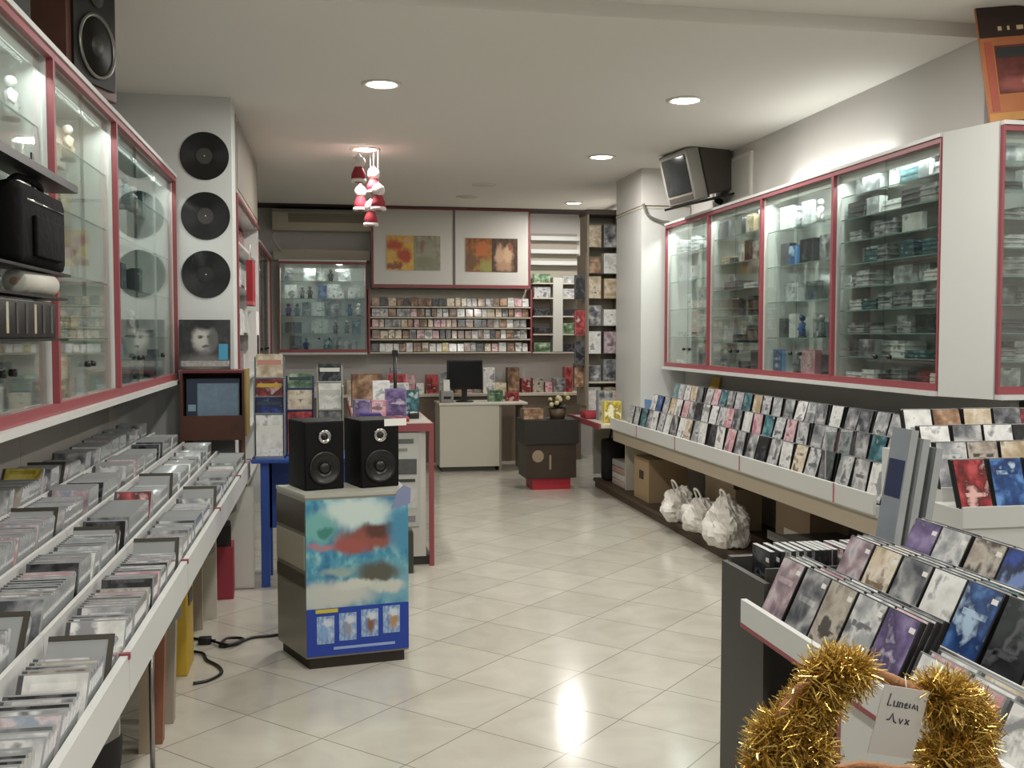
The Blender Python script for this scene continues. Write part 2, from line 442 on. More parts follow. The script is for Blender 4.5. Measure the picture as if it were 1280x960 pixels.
# boxes that stand in the cabinets: unit meshes per palette, sized per box
def box_proto(name, pal, w, d, h, kind):
    b = MB()
    if kind == 'set':      # boxed set: printed faces, plain edges
        e = mat('box_edge_'+pal, PAL[pal][1], .4)
        b.box(-w/2, w/2, 0, d, 0, h, e)
        b.box(-w/2+.002, w/2-.002, -.001, 0, .002, h-.002, cover(pal))
        b.box(-w/2+.003, w/2-.003, .003, d-.003, h, h+.001, cover(pal))
    elif kind == 'stack':  # flat case lying down with a pale edge
        b.box(-w/2, w/2, 0, d, 0, h, cover(pal))
        b.box(-w/2-.002, w/2+.002, -.002, d+.002, h*.2, h*.45, mat('box_edge_'+pal, PAL[pal][2], .4))
    elif kind == 'figure':  # small figurine: base, body, head, arms
        e = mat('fig_'+pal, PAL[pal][0], .5); e2 = mat('fig2_'+pal, PAL[pal][2], .5)
        M = Matrix.Translation((0, d/2, 0))
        b.lathe([(w*.38, 0), (w*.38, h*.06), (w*.3, h*.08)], mat('fig_base', '22221f', .4), 14, M)
        b.lathe([(w*.28, h*.08), (w*.32, h*.25), (w*.24, h*.45), (w*.3, h*.62), (w*.1, h*.7), (w*.09, h*.74)], e, 14, M)
        b.ball((0, d/2, h*.86), h*.14, e2, seg=12)
        b.tube([(-w*.28, d/2, h*.6), (-w*.44, d/2-.005, h*.45), (-w*.36, d/2-.02, h*.34)], w*.07, e, 6)
        b.tube([(w*.28, d/2, h*.6), (w*.44, d/2-.005, h*.45), (w*.36, d/2-.02, h*.34)], w*.07, e, 6)
    return b.mesh(name)
PROTO = {}
def cab_item(kind, pal, w, d, h):
    k = (kind, pal, w, d, h)
    if k not in PROTO: PROTO[k] = box_proto({'set': 'boxed_set', 'stack': 'flat_case', 'figure': 'figurine'}[kind], pal, w, d, h, kind)
    return PROTO[k]
def put(me, name, loc, rot, label, cat, group):
    o = bpy.data.objects.new(name, me); COL.objects.link(o); o.location = loc; o.rotation_euler = rot
    return tag(o, label, cat, group)

def fill_cab(loc, rz, W, D, levels, pals, kinds, cabname, endname, dens, grp, rnd, hmax=.2, seg=None):
    for li, z in enumerate(levels):
        x = .06; i = 0
        lv = ORD[len(levels)-1-li]
        while x < W-.12:
            kind = rnd.choice(kinds); pal = rnd.choice(pals)
            w = rnd.choice((.1, .14, .19)); h = {'set': rnd.choice((.13, .16, .19)), 'stack': rnd.choice((.02, .03)), 'figure': .15}[kind]
            h = min(h, hmax)
            if kind == 'figure': w = .08
            dd = {'set': rnd.choice((.03, .05)), 'stack': .13, 'figure': .08}[kind]
            if x+w > W-.03: break
            if rnd.random() < dens:
                y = rnd.uniform(.06, max(.061, D-.03-dd))
                n = rnd.randint(2, 4) if kind == 'stack' else 1
                n = min(n, int(hmax/max(h, .01)))
                zz = z+.0005
                for k in range(n):
                    p = w2(loc, rz, x+w/2, y)
                    nm = {'set': 'boxed_set', 'stack': 'flat_case', 'figure': 'figurine'}[kind]
                    what = {'set': 'upright box', 'stack': 'flat case', 'figure': 'figurine'}[kind]
                    tier = 'bottom' if k == 0 else 'top' if k == n-1 else ('middle' if n < 4 else 'second' if k == 1 else 'third')
                    where = f'{ORD[i]} from {endname}' if n == 1 else f'{ORD[i]} pile from {endname}, {tier}'
                    put(cab_item(kind, pal, w, dd, h), nm, (p[0], p[1], zz), (0, 0, rz),
                        f'{pal} {what}, {lv} level down, {cabname}, {where}', {'set': 'box', 'stack': 'case', 'figure': 'figurine'}[kind], grp)
                    zz += h+.002
                i += 1
                x += w+rnd.choice((.01, .02, .05))
            else:
                x += rnd.choice((.05, .1))

XR = 3.0
rr = random.Random(5)
units = [(5.77, 4.66, 8, ['grey', 'silver', 'black', 'grey', 'teal', 'white', 'silver', 'grey'], ['stack', 'stack', 'stack', 'set'], .92, .1, 'corner-side glass cabinet', 7, 'beside the white corner board, packed with flat cases'),
         (6.81, 5.77, 4, ['blue', 'black', 'grey', 'white', 'silver', 'grey', 'pink'], ['set', 'set', 'figure', 'set'], .7, .19, 'cabinet second from corner', 9, 'second from the white corner board'),
         (7.83, 6.81, 5, ['black', 'grey', 'black', 'silver', 'beige'], ['set', 'stack', 'set'], .85, .15, 'cabinet third from corner', 5, 'third from the white corner board'),
         (8.88, 7.83, 4, ['silver', 'white', 'grey', 'silver'], ['set', 'set', 'stack'], .8, .19, 'column-side glass cabinet', 8, 'next to the tall white column cabinet')]
for ya, yb, ns, pals, kinds, dens, hm, cn, lb, where in units:
    W = ya-yb-.003
    t, lv = cab('glass_cabinet', f'red-framed glass wall cabinet {where}', (XR, ya), -PI/2, W, 1.22, 2.48, .255, 2, ns, fill_tube=lb)
    fill_cab((XR, ya), -PI/2, W, .255, lv, pals, kinds, cn, 'column end', dens, 'boxes in the '+cn, rr, hm)
# white corner panel and the cabinet that faces the entrance
o = MB().prism([(XR, 4.655), (3.095, 4.36), (3.1, 4.36), (3.1, 4.655)], 1.195, 2.5, WHITE).build('filler_board')
tag(o, 'plain white angled board joining the two runs of glass cabinets', 'board')
t, lv = cab('glass_cabinet', 'red-framed glass cabinet under the brown poster, facing the entrance', (3.105, 4.34), 0, 1.1, 1.22, 2.48, .3, 2, 8, fill_tube=4)
fill_cab((3.105, 4.34), 0, 1.1, .3, lv, ['grey', 'black', 'silver', 'grey'], ['stack', 'stack', 'set'], 'cabinet under poster', 'corner board', .9, 'boxes in the cabinet under the poster', rr, .1)

# poster board leaning above it
t = thing('poster_board', 'orange and dark brown poster board standing on top of the corner cabinet', 'poster', (3.095, 4.42, 2.505), 0, rot=(rad(-4), rad(-7), 0))
MB().box(0, .85, 0, .012, 0, .545, mat('poster_orange', 'b06a3c', .4, noise=.35, nscale=6)).build('board', t)
p = MB().box(0, .85, -.002, 0, .4, .545, mat('poster_dark_brown', '2c1712', .4, noise=.3, nscale=9)).build('dark_band', t)
tx = MB()
for i, wd in enumerate((.02, .012, .035, .01, .03, .02)):
    tx.box(.1+i*.05, .1+i*.05+wd, -.003, -.002, .43, .45, mat('poster_cream', 'c9b48a', .5))
tx.build('lettering', p)
p = MB().box(.07, .5, -.002, 0, .13, .36, painted('poster_maroon', ['4a1c1a', '5a2420', '6a302a'], [(.3, .2, .3, .14, '8a4a40', .5), (.45, .22, .14, .06, 'c4aca0', .5), (.7, .6, .3, .05, '8f6a58', .4)], 6, .12)).build('book_picture', t)
MB().box(.075, .495, -.003, -.002, .3, .35, mat('poster_slate', '2b2c2a', .4, noise=.4, nscale=12)).build('picture_band', p)
MB().box(.02, .06, -.002, 0, .05, .38, mat('poster_red', 'a5503a', .4, noise=.3, nscale=10)).build('picture_edge', t)
MB().box(0, .85, -.002, 0, .001, .04, mat('poster_gold', 'c08a45', .4, noise=.3, nscale=14)).build('gold_foot', t)

# fluorescent strip lying on the cabinet tops that lights the wall above
t = thing('strip_light', 'fluorescent strip light lying on top of the second glass cabinet, lighting the wall', 'strip light', (3.205, 5.5, 2.482))
MB().box(-.03, .03, 0, 1.4, 0, .03, mat('tube_holder', 'd8d8d4', .5)).build('holder', t)
MB().cyl((0, .02, .038), (0, 1.38, .038), .008, emit('added_tube_glow2', 'f2f6f4', 2), 12).build('tube', t)
la = bpy.data.lights.new('strip_beam', 'AREA'); la.shape = 'RECTANGLE'; la.size = .03; la.size_y = 1.35; la.energy = 2.2; la.color = (.97, 1, .97)
lo = bpy.data.objects.new('strip_beam', la); COL.objects.link(lo); lo.parent = t; lo.location = (0, .7, .052); lo.rotation_euler = (rad(180), 0, 0)

# ------------------------------------------------------------------ left wall cabinets
XL = -.93
rl = random.Random(3)
lun = [(2.0, 2.72, 'cabinet by the entrance'), (2.722, 3.818, 'cabinet behind the black hanging rack'), (3.82, 4.898, 'middle cabinet of the record wall'), (4.9, 6.72, 'wide cabinet beside the record pillar')]
for i, (ya, yb, cn) in enumerate(lun):
    W = yb-ya
    t, lv = cab('glass_cabinet', 'red-framed glass wall '+cn, (XL, ya), PI/2, W, 1.225, 2.48, .35, 2 if i < 3 else 3, 4, fill_tube=(6 if i else 0))
    pals = [['white', 'silver', 'grey', 'violet'], ['white', 'silver', 'pink', 'grey'], ['beige', 'silver', 'green', 'beige'], ['silver', 'teal', 'grey', 'white']][i]
    if i:
        fill_cab((XL, ya), PI/2, W, .35, lv, pals, ['set', 'set', 'stack', 'figure'], ['', 'rack-side glass cabinet', 'middle record-wall cabinet', 'pillar-side glass cabinet'][i], 'entrance end', (.92 if i != 3 else .7), 'boxes in the '+cn, rl, .17)

# speaker cabinet on top
t = thing('loudspeaker', 'large dark brown wooden loudspeaker standing on the cabinet above the disc bins', 'speaker', (-.955, 4.57, 2.503), rad(70))
MB().rbox(-.18, .18, .0, .17, 0, .5, WOODR, .006).build('cabinet', t)
MB().box(-.15, .15, -.012, -.001, .04, .48, mat('speaker_front', '161411', .6)).build('baffle', t)
Mx = Matrix.Translation((.01, -.013, .2)) @ Matrix.Rotation(PI/2, 4, 'X')
wf = MB().lathe([(.135, 0), (.135, .008), (.122, .01), (.12, .003)], mat('speaker_ring', '77766e', .3, .6), 32, Mx).build('woofer_ring', t)
MB().lathe([(.119, .004), (.1, .001), (.045, -.004), (.04, .008), (.02, .014)], mat('speaker_cone', '2b2a26', .5), 32, Mx).build('woofer_cone', t)
MB().lathe([(.05, 0), (.05, .006), (.035, .006), (.02, .01)], mat('speaker_cone', '2b2a26', .5), 24, Matrix.Translation((.01, -.013, .41)) @ Matrix.Rotation(PI/2, 4, 'X')).build('tweeter', t)
t = thing('cabinet_top_box', 'dark red-brown wooden box on the cabinet beside the big loudspeaker', 'box', (-1.2, 3.35, 2.503))
MB().rbox(0, .22, 0, .4, 0, .3, WOODR, .005).build('carcass', t)
MB().box(.221, .228, .03, .37, .03, .27, mat('speaker_front', '161411', .6)).build('front_cloth', t)

# black rack, reel and deck hanging on the cabinet front
t = thing('hanging_rack', 'black three-shelf rack hung on the cabinet front above the bins', 'rack', (-.925, 2.6, 0))
for z in (1.49, 1.62, 1.70):
    MB().box(.0, .085, 0, .98 if z < 1.7 else 1.03, z-.008, z, BLACK).build('shelf', t)
MB().box(.0, .1, 0, 1.08, 1.975, 2.0, BLACK).build('top_rail', t)
for y in (.1, .9): MB().box(.0, .006, y, y+.02, 1.482, 2.08, BLACK).build('upright', t)
NYL = mat('black_nylon', '0b0b0a', .8, bump=.5, bscale=25, spec=.15)
t = thing('shoulder_bag', 'black soft bag standing on the top shelf of the hanging rack', 'bag', (-.88, 3.3, 1.7005))
MB().rbox(-.036, .036, -.22, .3, 0, .24, NYL, .03).build('body', t)
MB().rbox(.036, .05, -.1, .2, .03, .15, NYL, .006).build('pocket', t)
MB().tube(smooth_path([(-.02, -.15, .23), (0, -.1, .26), (0, .12, .26), (-.02, .2, .23)]), .01, NYL).build('strap', t)
MB().tube([(.037, -.15, .19), (.037, .25, .19)], .003, CHROME).build('zip', t)
t = thing('paper_roll', 'thick grey-white paper roll lying on the middle rack shelf under the black bag', 'roll', (-.883, 3.15, 1.6558), 0, rot=(rad(-90), 0, rad(-3)))
MB().lathe([(.012, 0), (.035, 0), (.035, .3), (.012, .3)], mat('roll_paper', 'b4b2a8', .7), 28).build('roll', t)
MB().lathe([(.008, -.003), (.0115, -.003), (.0115, .303), (.008, .303)], CARD, 16).build('core', t)
t = thing('cassette_deck', 'black striped deck on the lowest shelf of the hanging rack', 'device', (-.885, 3.05, 1.4905))
MB().rbox(-.03, .035, -.2, .42, .0, .112, BLACK, .006).build('case', t)
for i in range(6):
    MB().box(.0352, .037, -.1+i*.09, -.08+i*.09, .015, .1, [mat('deck_silver', 'a8a890', .4), DARK, DARK, BEIGE, DARK, STEEL][i]).build('stripe', t)
# ------------------------------------------------------------------ left disc bins
XB = -.47
GREYF = mat('bin_grey', '9c9a94', .6)
rows = [(-.565, .685, 'aisle-side row'), (-.755, .745, 'second row'), (-.945, .805, 'third row'), (-1.115, .865, 'wall-side row')]
joints = [1.3, 2.52, 3.55, 4.6, 5.65, 6.38]
unames = ['at the entrance', 'before the second red joint', 'in the middle of the run', 'after the middle one', 'beside the record pillar']
def bin_unit(ya, yb, nm):
    t = thing('disc_bin', f'white stepped disc bin unit {nm}, with four rows of cases', 'display bin', (0, ya, 0), 0, 'white disc bins along the record wall')
    L = yb-ya-.004
    MB().box(XB-.018, XB, 0, L, .64, .745, WHITE).build('front_lip', t)
    for k, (xc, zf, _) in enumerate(rows):
        w0 = .09 if k < 3 else .075
        if k == 3: w0 = .16
        MB().box(xc-w0, xc+(.076 if k == 0 else .083), 0, L, zf-.016, zf, GREYF).build('row_floor', t)
        if k: MB().box(xc+.083, xc+.095, 0, L, zf-.06, zf+.055, WHITE).build('rail', t)
    MB().box(-1.292, -1.28, 0, L, .64, 1.12, mat('bin_back', 'a8a49c', .6)).build('back', t)
    MB().prism([(-.93, 0), (-.93, .66), (-1.27, .78), (-1.27, 0)], L-.03, L-.012, OFFW, 'y').build('leg_panel', t)
    MB().prism([(XB-.02, .56), (XB-.02, .635), (-.93, .66), (-.93, .3)], L-.03, L-.012, STEEL, 'y').build('bracket', t)
    MB().box(XB-.021, XB+.004, L-.012, L+.002, .735, .75, RED).build('joint_clip', t)
    return t
for i in range(5): bin_unit(joints[i], joints[i+1], unames[i])

def cd_mesh(b, pal, M, h=.125, w=.142, th=.02):
    b.box(-w/2, w/2, 0, th, 0, h, CLEAR, M)
    b.box(-w/2+.004, w/2-.004, -.001, 0, .004, h-.004, cover(pal), M)
    b.box(-w/2, -w/2+.011, -.0012, -.001, .003, h-.003, mat('jewel_spine', '4a4a4c', .3), M)
CDP = {}
def cd_proto(pal):
    if pal not in CDP:
        b = MB(); cd_mesh(b, pal, Matrix.Identity(4)); CDP[pal] = b.mesh('disc_case')
    return CDP[pal]
cdpal = ['silver', 'grey', 'silver', 'silver', 'grey', 'black', 'rose', 'taupe', 'black', 'silver', 'grey', 'grey', 'white', 'pink']
rc = random.Random(21)
all_cd = []
DIVS = {0: [2.36, 3.42, 4.48], 1: [2.3, 3.42, 4.5], 2: [3.42], 3: [4.25]}
divs = []
SPEC = {1: [(4.08, 'red', .03)], 3: [(3.9, 'yellow', .035)]}
specs = []
for k, (xc, zf, rn) in enumerate(rows):
    y = 1.62 + .12*k
    lean = rad(22)
    pend = list(DIVS.get(k, [])); sp_ = list(SPEC.get(k, []))
    while y < 6.2:
        ui = max(j for j in range(5) if joints[j] <= y)
        yj = joints[ui+1]
        if yj-y < .08:
            nl = rad(rc.uniform(18, 38)); y = yj+.03+.17*max(0, math.sin(lean)-math.sin(nl)); lean = nl; continue
        if pend and y >= pend[0]:
            pend.pop(0); y += .007; divs.append((k, y, xc, zf, lean)); y += .018/math.cos(lean); continue
        if sp_ and y >= sp_[0][0]:
            _, pal, up = sp_.pop(0); y += up*math.tan(lean)+.004; specs.append((k, y, xc, zf, lean, pal, up)); y += .0255/math.cos(lean); continue
        pal = rc.choice(cdpal)
        if k >= 2 and rc.random() < .25: pal = 'rose'
        all_cd.append((y, k, xc, zf, lean, pal, ui))
        y += .0214/math.cos(lean)
        if rc.random() < .13:      # a new bundle leans differently, with a gap before it
            nl = rad(rc.uniform(16, 44))
            y += .03 + max(0, .17*(math.sin(lean)-math.sin(nl))) + (.04 if rc.random() < .3 else 0)
            lean = nl
all_cd.sort(key=lambda a: a[0])
NCD = 285
for (y, k, xc, zf, lean, pal, ui) in all_cd[:NCD]:
    put(cd_proto(pal), 'disc_case', (xc, y, zf+.02*math.sin(lean)+.0006), (-lean, 0, 0),
        f'{pal} wrapped disc case in the {rows[k][2]}, bin unit {unames[ui]}', 'disc case', f'discs in the {rows[k][2]}, {unames[ui]}')
b = MB()
special = {}
for (y, k, xc, zf, lean, pal, ui) in all_cd[NCD:]:
    M = Matrix.Translation((xc, y, zf+.02*math.sin(lean)+.0006)) @ Matrix.Rotation(-lean, 4, 'X')
    cd_mesh(b, pal, M)
o = b.build('disc_cases'); tag(o, 'rest of the wrapped disc cases filling the four bin rows towards the record pillar', 'disc cases', kind='stuff')

# dark-edged dividers, a red case and a yellow one that stand above the rows
DIVM = mat('divider_brown', '3b372c', .5)
def divider(k, y, xc, zf, lean, label, h=.155):
    t = thing('bin_divider', label, 'divider', (xc, y+.003, zf+.0045*math.sin(lean)+.0005), 0, 'row dividers', rot=(-lean, 0, 0))
    MB().box(-.072, .072, 0, .003, 0, h, CLEAR).build('sheet', t)
    MB().box(-.072, .072, -.002, .0045, h-.012, h, DIVM).box(.06, .072, -.002, .0045, 0, h-.012, DIVM).build('edge_strip', t)
cnt = {}
for k, y, xc, zf, lean in divs:
    cnt[k] = cnt.get(k, 0)+1
    divider(k, y, xc, zf, lean, f'dark-edged divider standing above the {rows[k][2]}, {ORD[cnt[k]-1]} counted from the entrance')
for k, y, xc, zf, lean, pal, up in specs:
    put(cd_proto(pal), 'disc_case', (xc, y, zf+.02*math.sin(lean)+up), (-lean, 0, 0), f'bright {pal} disc case standing higher than its neighbours in the {rows[k][2]} of the bins', 'disc case', None)

# ------------------------------------------------------------------ records and sleeves on the pillar
VINYL = mat('vinyl', '0c0b0b', .35)
LAB = mat('record_label', '3c3a36', .6)
for z, x, lab in ((2.627, -.755, 'black vinyl record mounted on the pillar, topmost of three'), (2.252, -.753, 'black vinyl record mounted on the pillar, middle of three'), (1.884, -.755, 'black vinyl record mounted on the pillar, lowest of three')):
    t = thing('vinyl_record', lab, 'record', (x, 6.748, z), 0, 'records on the pillar', rot=(PI/2, 0, 0))
    prof = [(.148, .0), (.15, .002), (.148, .004)]
    r = .145
    while r > .06: prof += [(r, .0035), (r-.002, .0042)]; r -= .006
    MB().lathe(prof+[(.05, .0036)], VINYL, 48, smooth=False).build('disc', t)
    MB().lathe([(.05, .0036), (.05, .0046), (.004, .0046)], LAB if z > 2 else mat('record_label_dark', '191816', .5), 32, smooth=False).build('label', t)
    MB().lathe([(.004, .0046), (.004, .0052)], PAPER, 12).build('spindle_hole', t)
# wooden crate under the records
t = thing('record_crate', 'brown wooden crate against the pillar, holding record sleeves', 'crate', (-.695, 6.57, 0))
MB().box(-.19, .19, -.12, .17, .9, .92, WOODR).box(-.19, -.175, -.12, .17, .92, 1.27, WOODR).box(.175, .19, -.12, .17, .92, 1.27, WOODR).box(-.175, .175, .155, .17, .92, 1.27, WOODR).build('case', t)
MB().box(-.19, .19, -.12, .17, 1.27, 1.285, mat('crate_top', '6b2a2a', .5)).build('lid', t)
MB().box(-.19, .19, -.135, -.12, .86, 1.01, WOODR).build('front_board', t)
MB().box(.19, .2, -.12, .17, .88, 1.29, mat('gold_edge', '9a8446', .4)).build('gold_edge', t)
for x in (-.17, .15): MB().box(x, x+.02, -.1, .15, 0, .9, WOODR).build('leg', t)
# sleeve with a grey portrait, generic
t = thing('record_sleeve', 'black and white portrait record sleeve standing on the crate lid', 'record sleeve', (-.755, 6.6, 1.286), 0, rot=(rad(-6), 0, 0))
MB().box(-.155, .155, 0, .006, 0, .312, mat('sleeve_black', '1f2020', .35)).build('sleeve', t)
MB().box(-.153, .153, -.0012, -.0002, .002, .31, painted('portrait_print', ['222323', '2c2d2d', '3c3d3d'], [(.5, .12, .45, .16, '6a6a68', .5), (.5, .6, .22, .27, '8a8986', .4), (.42, .62, .14, .2, 'b4b2ac', .5), (.52, .92, .25, .12, '1c1d1d', .5), (.42, .66, .06, .03, '3a3a39', .6), (.6, .66, .06, .03, '3a3a39', .6), (.52, .47, .08, .025, '4a4948', .6), (.66, .6, .08, .2, '5a5a58', .6)], 9, .1)).build('portrait', t)
MB().box(-.14, .15, -.002, -.0013, .02, .055, mat('title_print', 'bfbdb8', .5, noise=.8, nscale=45)).build('title_strip', t)
MB().box(.085, .14, -.003, 0, .06, .16, mat('sticker_blue', '3f8fb0', .4)).build('blue_sticker', t)
t = thing('record_sleeve', 'pale blue record sleeve leaning in the brown crate under the portrait sleeve', 'record sleeve', (-.69, 6.495, .925), 0, rot=(rad(-5), 0, 0))
MB().box(-.165, .15, 0, .006, 0, .31, mat('sleeve_navy', '2c3d52', .4)).build('sleeve', t)
MB().box(-.1, .145, -.002, 0, .075, .28, mat('sleeve_blue', '8ea6bd', .35, noise=.45, nscale=30)).build('picture', t)
MB().box(-.155, -.11, -.002, 0, .11, .15, mat('sleeve_pale', '8fb0c0', .4)).build('sticker', t)

# ------------------------------------------------------------------ things under the left bins
t = thing('storage_box', 'yellow storage box on the floor under the bins', 'box', (-.72, 4.625, 0))
MB().rbox(-.1, .1, 0, .22, 0, .42, mat('yellow_box', 'b8962a', .5), .006).build('body', t)
MB().box(-.104, .104, -.004, .224, .42, .45, mat('yellow_lid', 'c4a236', .5)).build('lid', t)
MB().box(.101, .105, .05, .17, .3, .36, DARK).build('handle_slot', t)
for i, (y, x, m, h, lab) in enumerate(((3.78, -.66, mat('plank_pale', 'a89880', .6), .62, 'pale plank leaning under the bins, first of three by the black bag'), (3.86, -.63, mat('plank_red', '8a5a44', .6), .6, 'red-brown plank leaning under the bins, between two pale ones'), (4.06, -.62, mat('plank_grey', '9a8f80', .6), .58, 'narrow grey plank under the bins beside the yellow box'))):
    o = MB().box(-.02, .02, 0, .05, 0, h, m).box(-.018, .018, .004, .046, h, h+.004, m).build('plank', None, (x, y, .001), (0, rad(2), 0))
    tag(o, lab, 'plank')
t = thing('sack', 'black cloth bag slumped on the floor under the bins near the entrance', 'bag', (-.78, 3.27, 0))
MB().ball((0, 0, .2), .2, mat('black_cloth', '12110f', .8), (.7, .9, 1.0), 18, .05, random.Random(2)).build('body', t)
MB().tube([(.0, -.08, .38), (.02, -.04, .5), (.02, .06, .5), (.0, .1, .38)], .012, mat('black_cloth', '12110f', .8)).build('handle', t)
t = thing('metal_stand', 'thin steel rod stand on the floor beside the black cloth bag', 'stand', (-.56, 3.35, 0))
MB().cyl((0, 0, .0), (0, 0, .62), .008, STEEL).build('rod', t)
MB().lathe([(.06, 0), (.06, .008), (.02, .02)], BLACK, 16).build('foot', t)
t = thing('box_panel', 'pair of beige boards standing under the bins behind the yellow box', 'board', (-.64, 5.35, 0))
MB().box(-.3, .05, .2, .22, 0, .62, OFFW).build('board', t)
MB().box(-.3, .0, .0, .02, 0, .6, BEIGE).build('board', t)
t = thing('shopping_bag', 'crimson bag with dark top hanging under the bins near the record pillar', 'bag', (-.6, 6.05, 0))
MB().prism([(-.06, -.1), (.06, -.1), (.05, .1), (-.05, .1)], .0, .3, mat('crimson_bag', '8e2f3c', .6)).build('body', t)
MB().prism([(-.05, -.09), (.05, -.09), (.03, .08), (-.03, .08)], .3, .42, mat('dark_bag_top', '2a2522', .7)).build('top', t)
o = MB().box(-.13, .13, 0, .02, 0, .6, mat('white_board', 'b9b8b2', .6)).box(-.12, .12, -.002, 0, .01, .59, mat('white_board2', 'c2c1ba', .6)).build('white_board', None, (-.57, 6.18, .004), (rad(-5), 0, 0))
tag(o, 'white board leaning on the floor under the bins by the blue table', 'board')
o = MB().tube(smooth_path([(-.2, 5.2, .008), (-.29, 5.16, .008), (-.38, 5.14, .008), (-.45, 5.05, .008), (-.52, 5.02, .008), (-.5, 5.12, .016), (-.42, 5.1, .016), (-.48, 5.0, .02), (-.58, 5.12, .01), (-.7, 5.2, .008), (-.85, 5.3, .008)]), .007, BLACK).build('power_cable')
tag(o, 'black power cord tangled on the floor behind the poster stand', 'cable')
o = MB().tube(smooth_path([(-.58, 4.5, .008), (-.52, 4.53, .008), (-.475, 4.62, .008), (-.5, 4.72, .008), (-.56, 4.82, .008), (-.6, 4.93, .01), (-.75, 5.0, .01)]), .007, BLACK).build('power_cable')
tag(o, 'black cord looped on the floor beside the yellow box', 'cable')
t = thing('power_adapter', 'small black adapter on the floor at the tangled cord', 'adapter', (-.6, 5.1, 0))
MB().rbox(-.03, .03, -.02, .02, .001, .035, BLACK, .005).build('body', t)
MB().cyl((.03, 0, .018), (.05, 0, .018), .004, BLACK).build('plug', t)

# ------------------------------------------------------------------ poster stand with two speakers
t = thing('poster_stand', 'cardboard floor stand with bright blue sea poster, carrying two black speakers', 'display stand', (0, 0, 0))
SILV = mat('stand_silver', '8f8b82', .35, .3)
C0 = Vector((-.105, 4.61)); C1 = Vector((.355, 4.68)); C2 = Vector((.33, 4.98)); C3 = Vector((-.245, 4.946))
def pr(b, z0, z1, m, k=1.0):
    c = (C0+C1+C2+C3)/4
    b.prism([tuple(c+(p-c)*k) for p in (C0, C1, C2, C3)], z0, z1, m)
b = MB(); pr(b, .05, .775, SILV); b.build('body', t)
b = MB(); pr(b, .0, .05, mat('kick_brown', '2b2018', .6), .93); b.build('kick_base', t)
b = MB(); pr(b, .775, .79, mat('stand_top', 'a8a69a', .4), 1.01); b.build('top', t)
fx = (C1-C0).normalized(); ang = math.atan2(fx.y, fx.x); Lf = (C1-C0).length
Mf = Matrix.Translation((C0.x, C0.y, 0)) @ Matrix.Rotation(ang, 4, 'Z')
# side bands
sd = (C3-C0); sa = math.atan2(-sd.y, -sd.x); Ls = sd.length
Ms = Matrix.Translation((C3.x, C3.y, 0)) @ Matrix.Rotation(sa, 4, 'Z')
for z0, z1, m in ((.62, .755, mat('band_dark', '4b443c', .4)), (.45, .6, mat('band_pale', 'a39d8e', .4)), (.37, .43, mat('band_dark', '4b443c', .4))):
    MB().box(.005, Ls-.01, -.004, 0, z0, z1, m, Ms).build('side_band', t)
p = MB().box(0, Lf, -.006, -.001, .275, .765, painted('sea_poster', ['2f6f98', '4f93a8', '8fbcc0'], [
    (.5, .86, .34, .14, 'c2d2cc', .45), (.12, .75, .16, .14, '6fa8a4', .4), (.18, .7, .06, .05, '3f7f74', .4), (.14, .57, .14, .03, 'a87a86', .5),
    (.1, .1, .25, .14, 'b4bab6', .4), (.36, .12, .3, .12, 'b9bcb4', .45), (.85, .2, .2, .2, '6f9fae', .5),
    (.6, .62, .3, .1, '8c5248', .4), (.74, .69, .18, .07, '5a3a32', .4), (.42, .56, .16, .07, '99544e', .4),
    (.7, .3, .2, .1, '55554a', .45), (.5, .2, .22, .05, 'c4c6bc', .45), (.8, .16, .16, .05, 'bfc2b8', .45), (.3, .33, .16, .04, '8fa49c', .5), (.92, .7, .12, .2, '4a86a4', .5)], 7, .14), Mf).build('poster', t)
def ell(cx, cz, rx, rz, n=18, ph=0, wob=0, rnd=random.Random(4)):
    return [(cx+rx*math.cos(2*PI*i/n+ph)*(1+rnd.uniform(-wob, wob)), cz+rz*math.sin(2*PI*i/n+ph)*(1+rnd.uniform(-wob, wob))) for i in range(n)]
q = MB().box(0, Lf, -.008, -.001, .06, .275, mat('poster_royal', '1f3f9e', .3, noise=.2, nscale=4), Mf).build('blue_panel', t)
for i, c in enumerate(('6f93c4', '8d96a8', '9a8a98', 'b0a49a')):
    x0 = .045+i*.1; z0 = .115+i*.008
    th = MB().box(x0, x0+.078, -.0095, -.008, z0, z0+.125, painted('thumb_'+c, ['5f7fb0', '8fa8c8', 'b8c4d0'], [(.4+.08*i, .45, .25, .3, ['7fa0cc', '8a8f9c', '7a5a4c', 'a8845c'][i], .5), (.6, .75, .3, .14, 'c4ccd4', .5)], 5, .3), Mf).build('small_picture', q)
MB().box(.04, .14, -.0095, -.008, .255, .272, mat('poster_yellow', 'c2b23c', .4), Mf).build('yellow_strip', q)
MB().box(.12, .4, -.0092, -.008, .085, .097, mat('poster_paleblue', '8fa3cc', .4), Mf).build('pale_line', q)
MB().prism([(Lf-.08, .71), (Lf+.01, .73), (Lf+.012, .8), (Lf-.02, .815), (Lf-.05, .79)], -.007, -.002, mat('poster_lilac', '7d86a4', .4), 'y', Mf).build('raised_corner', t)

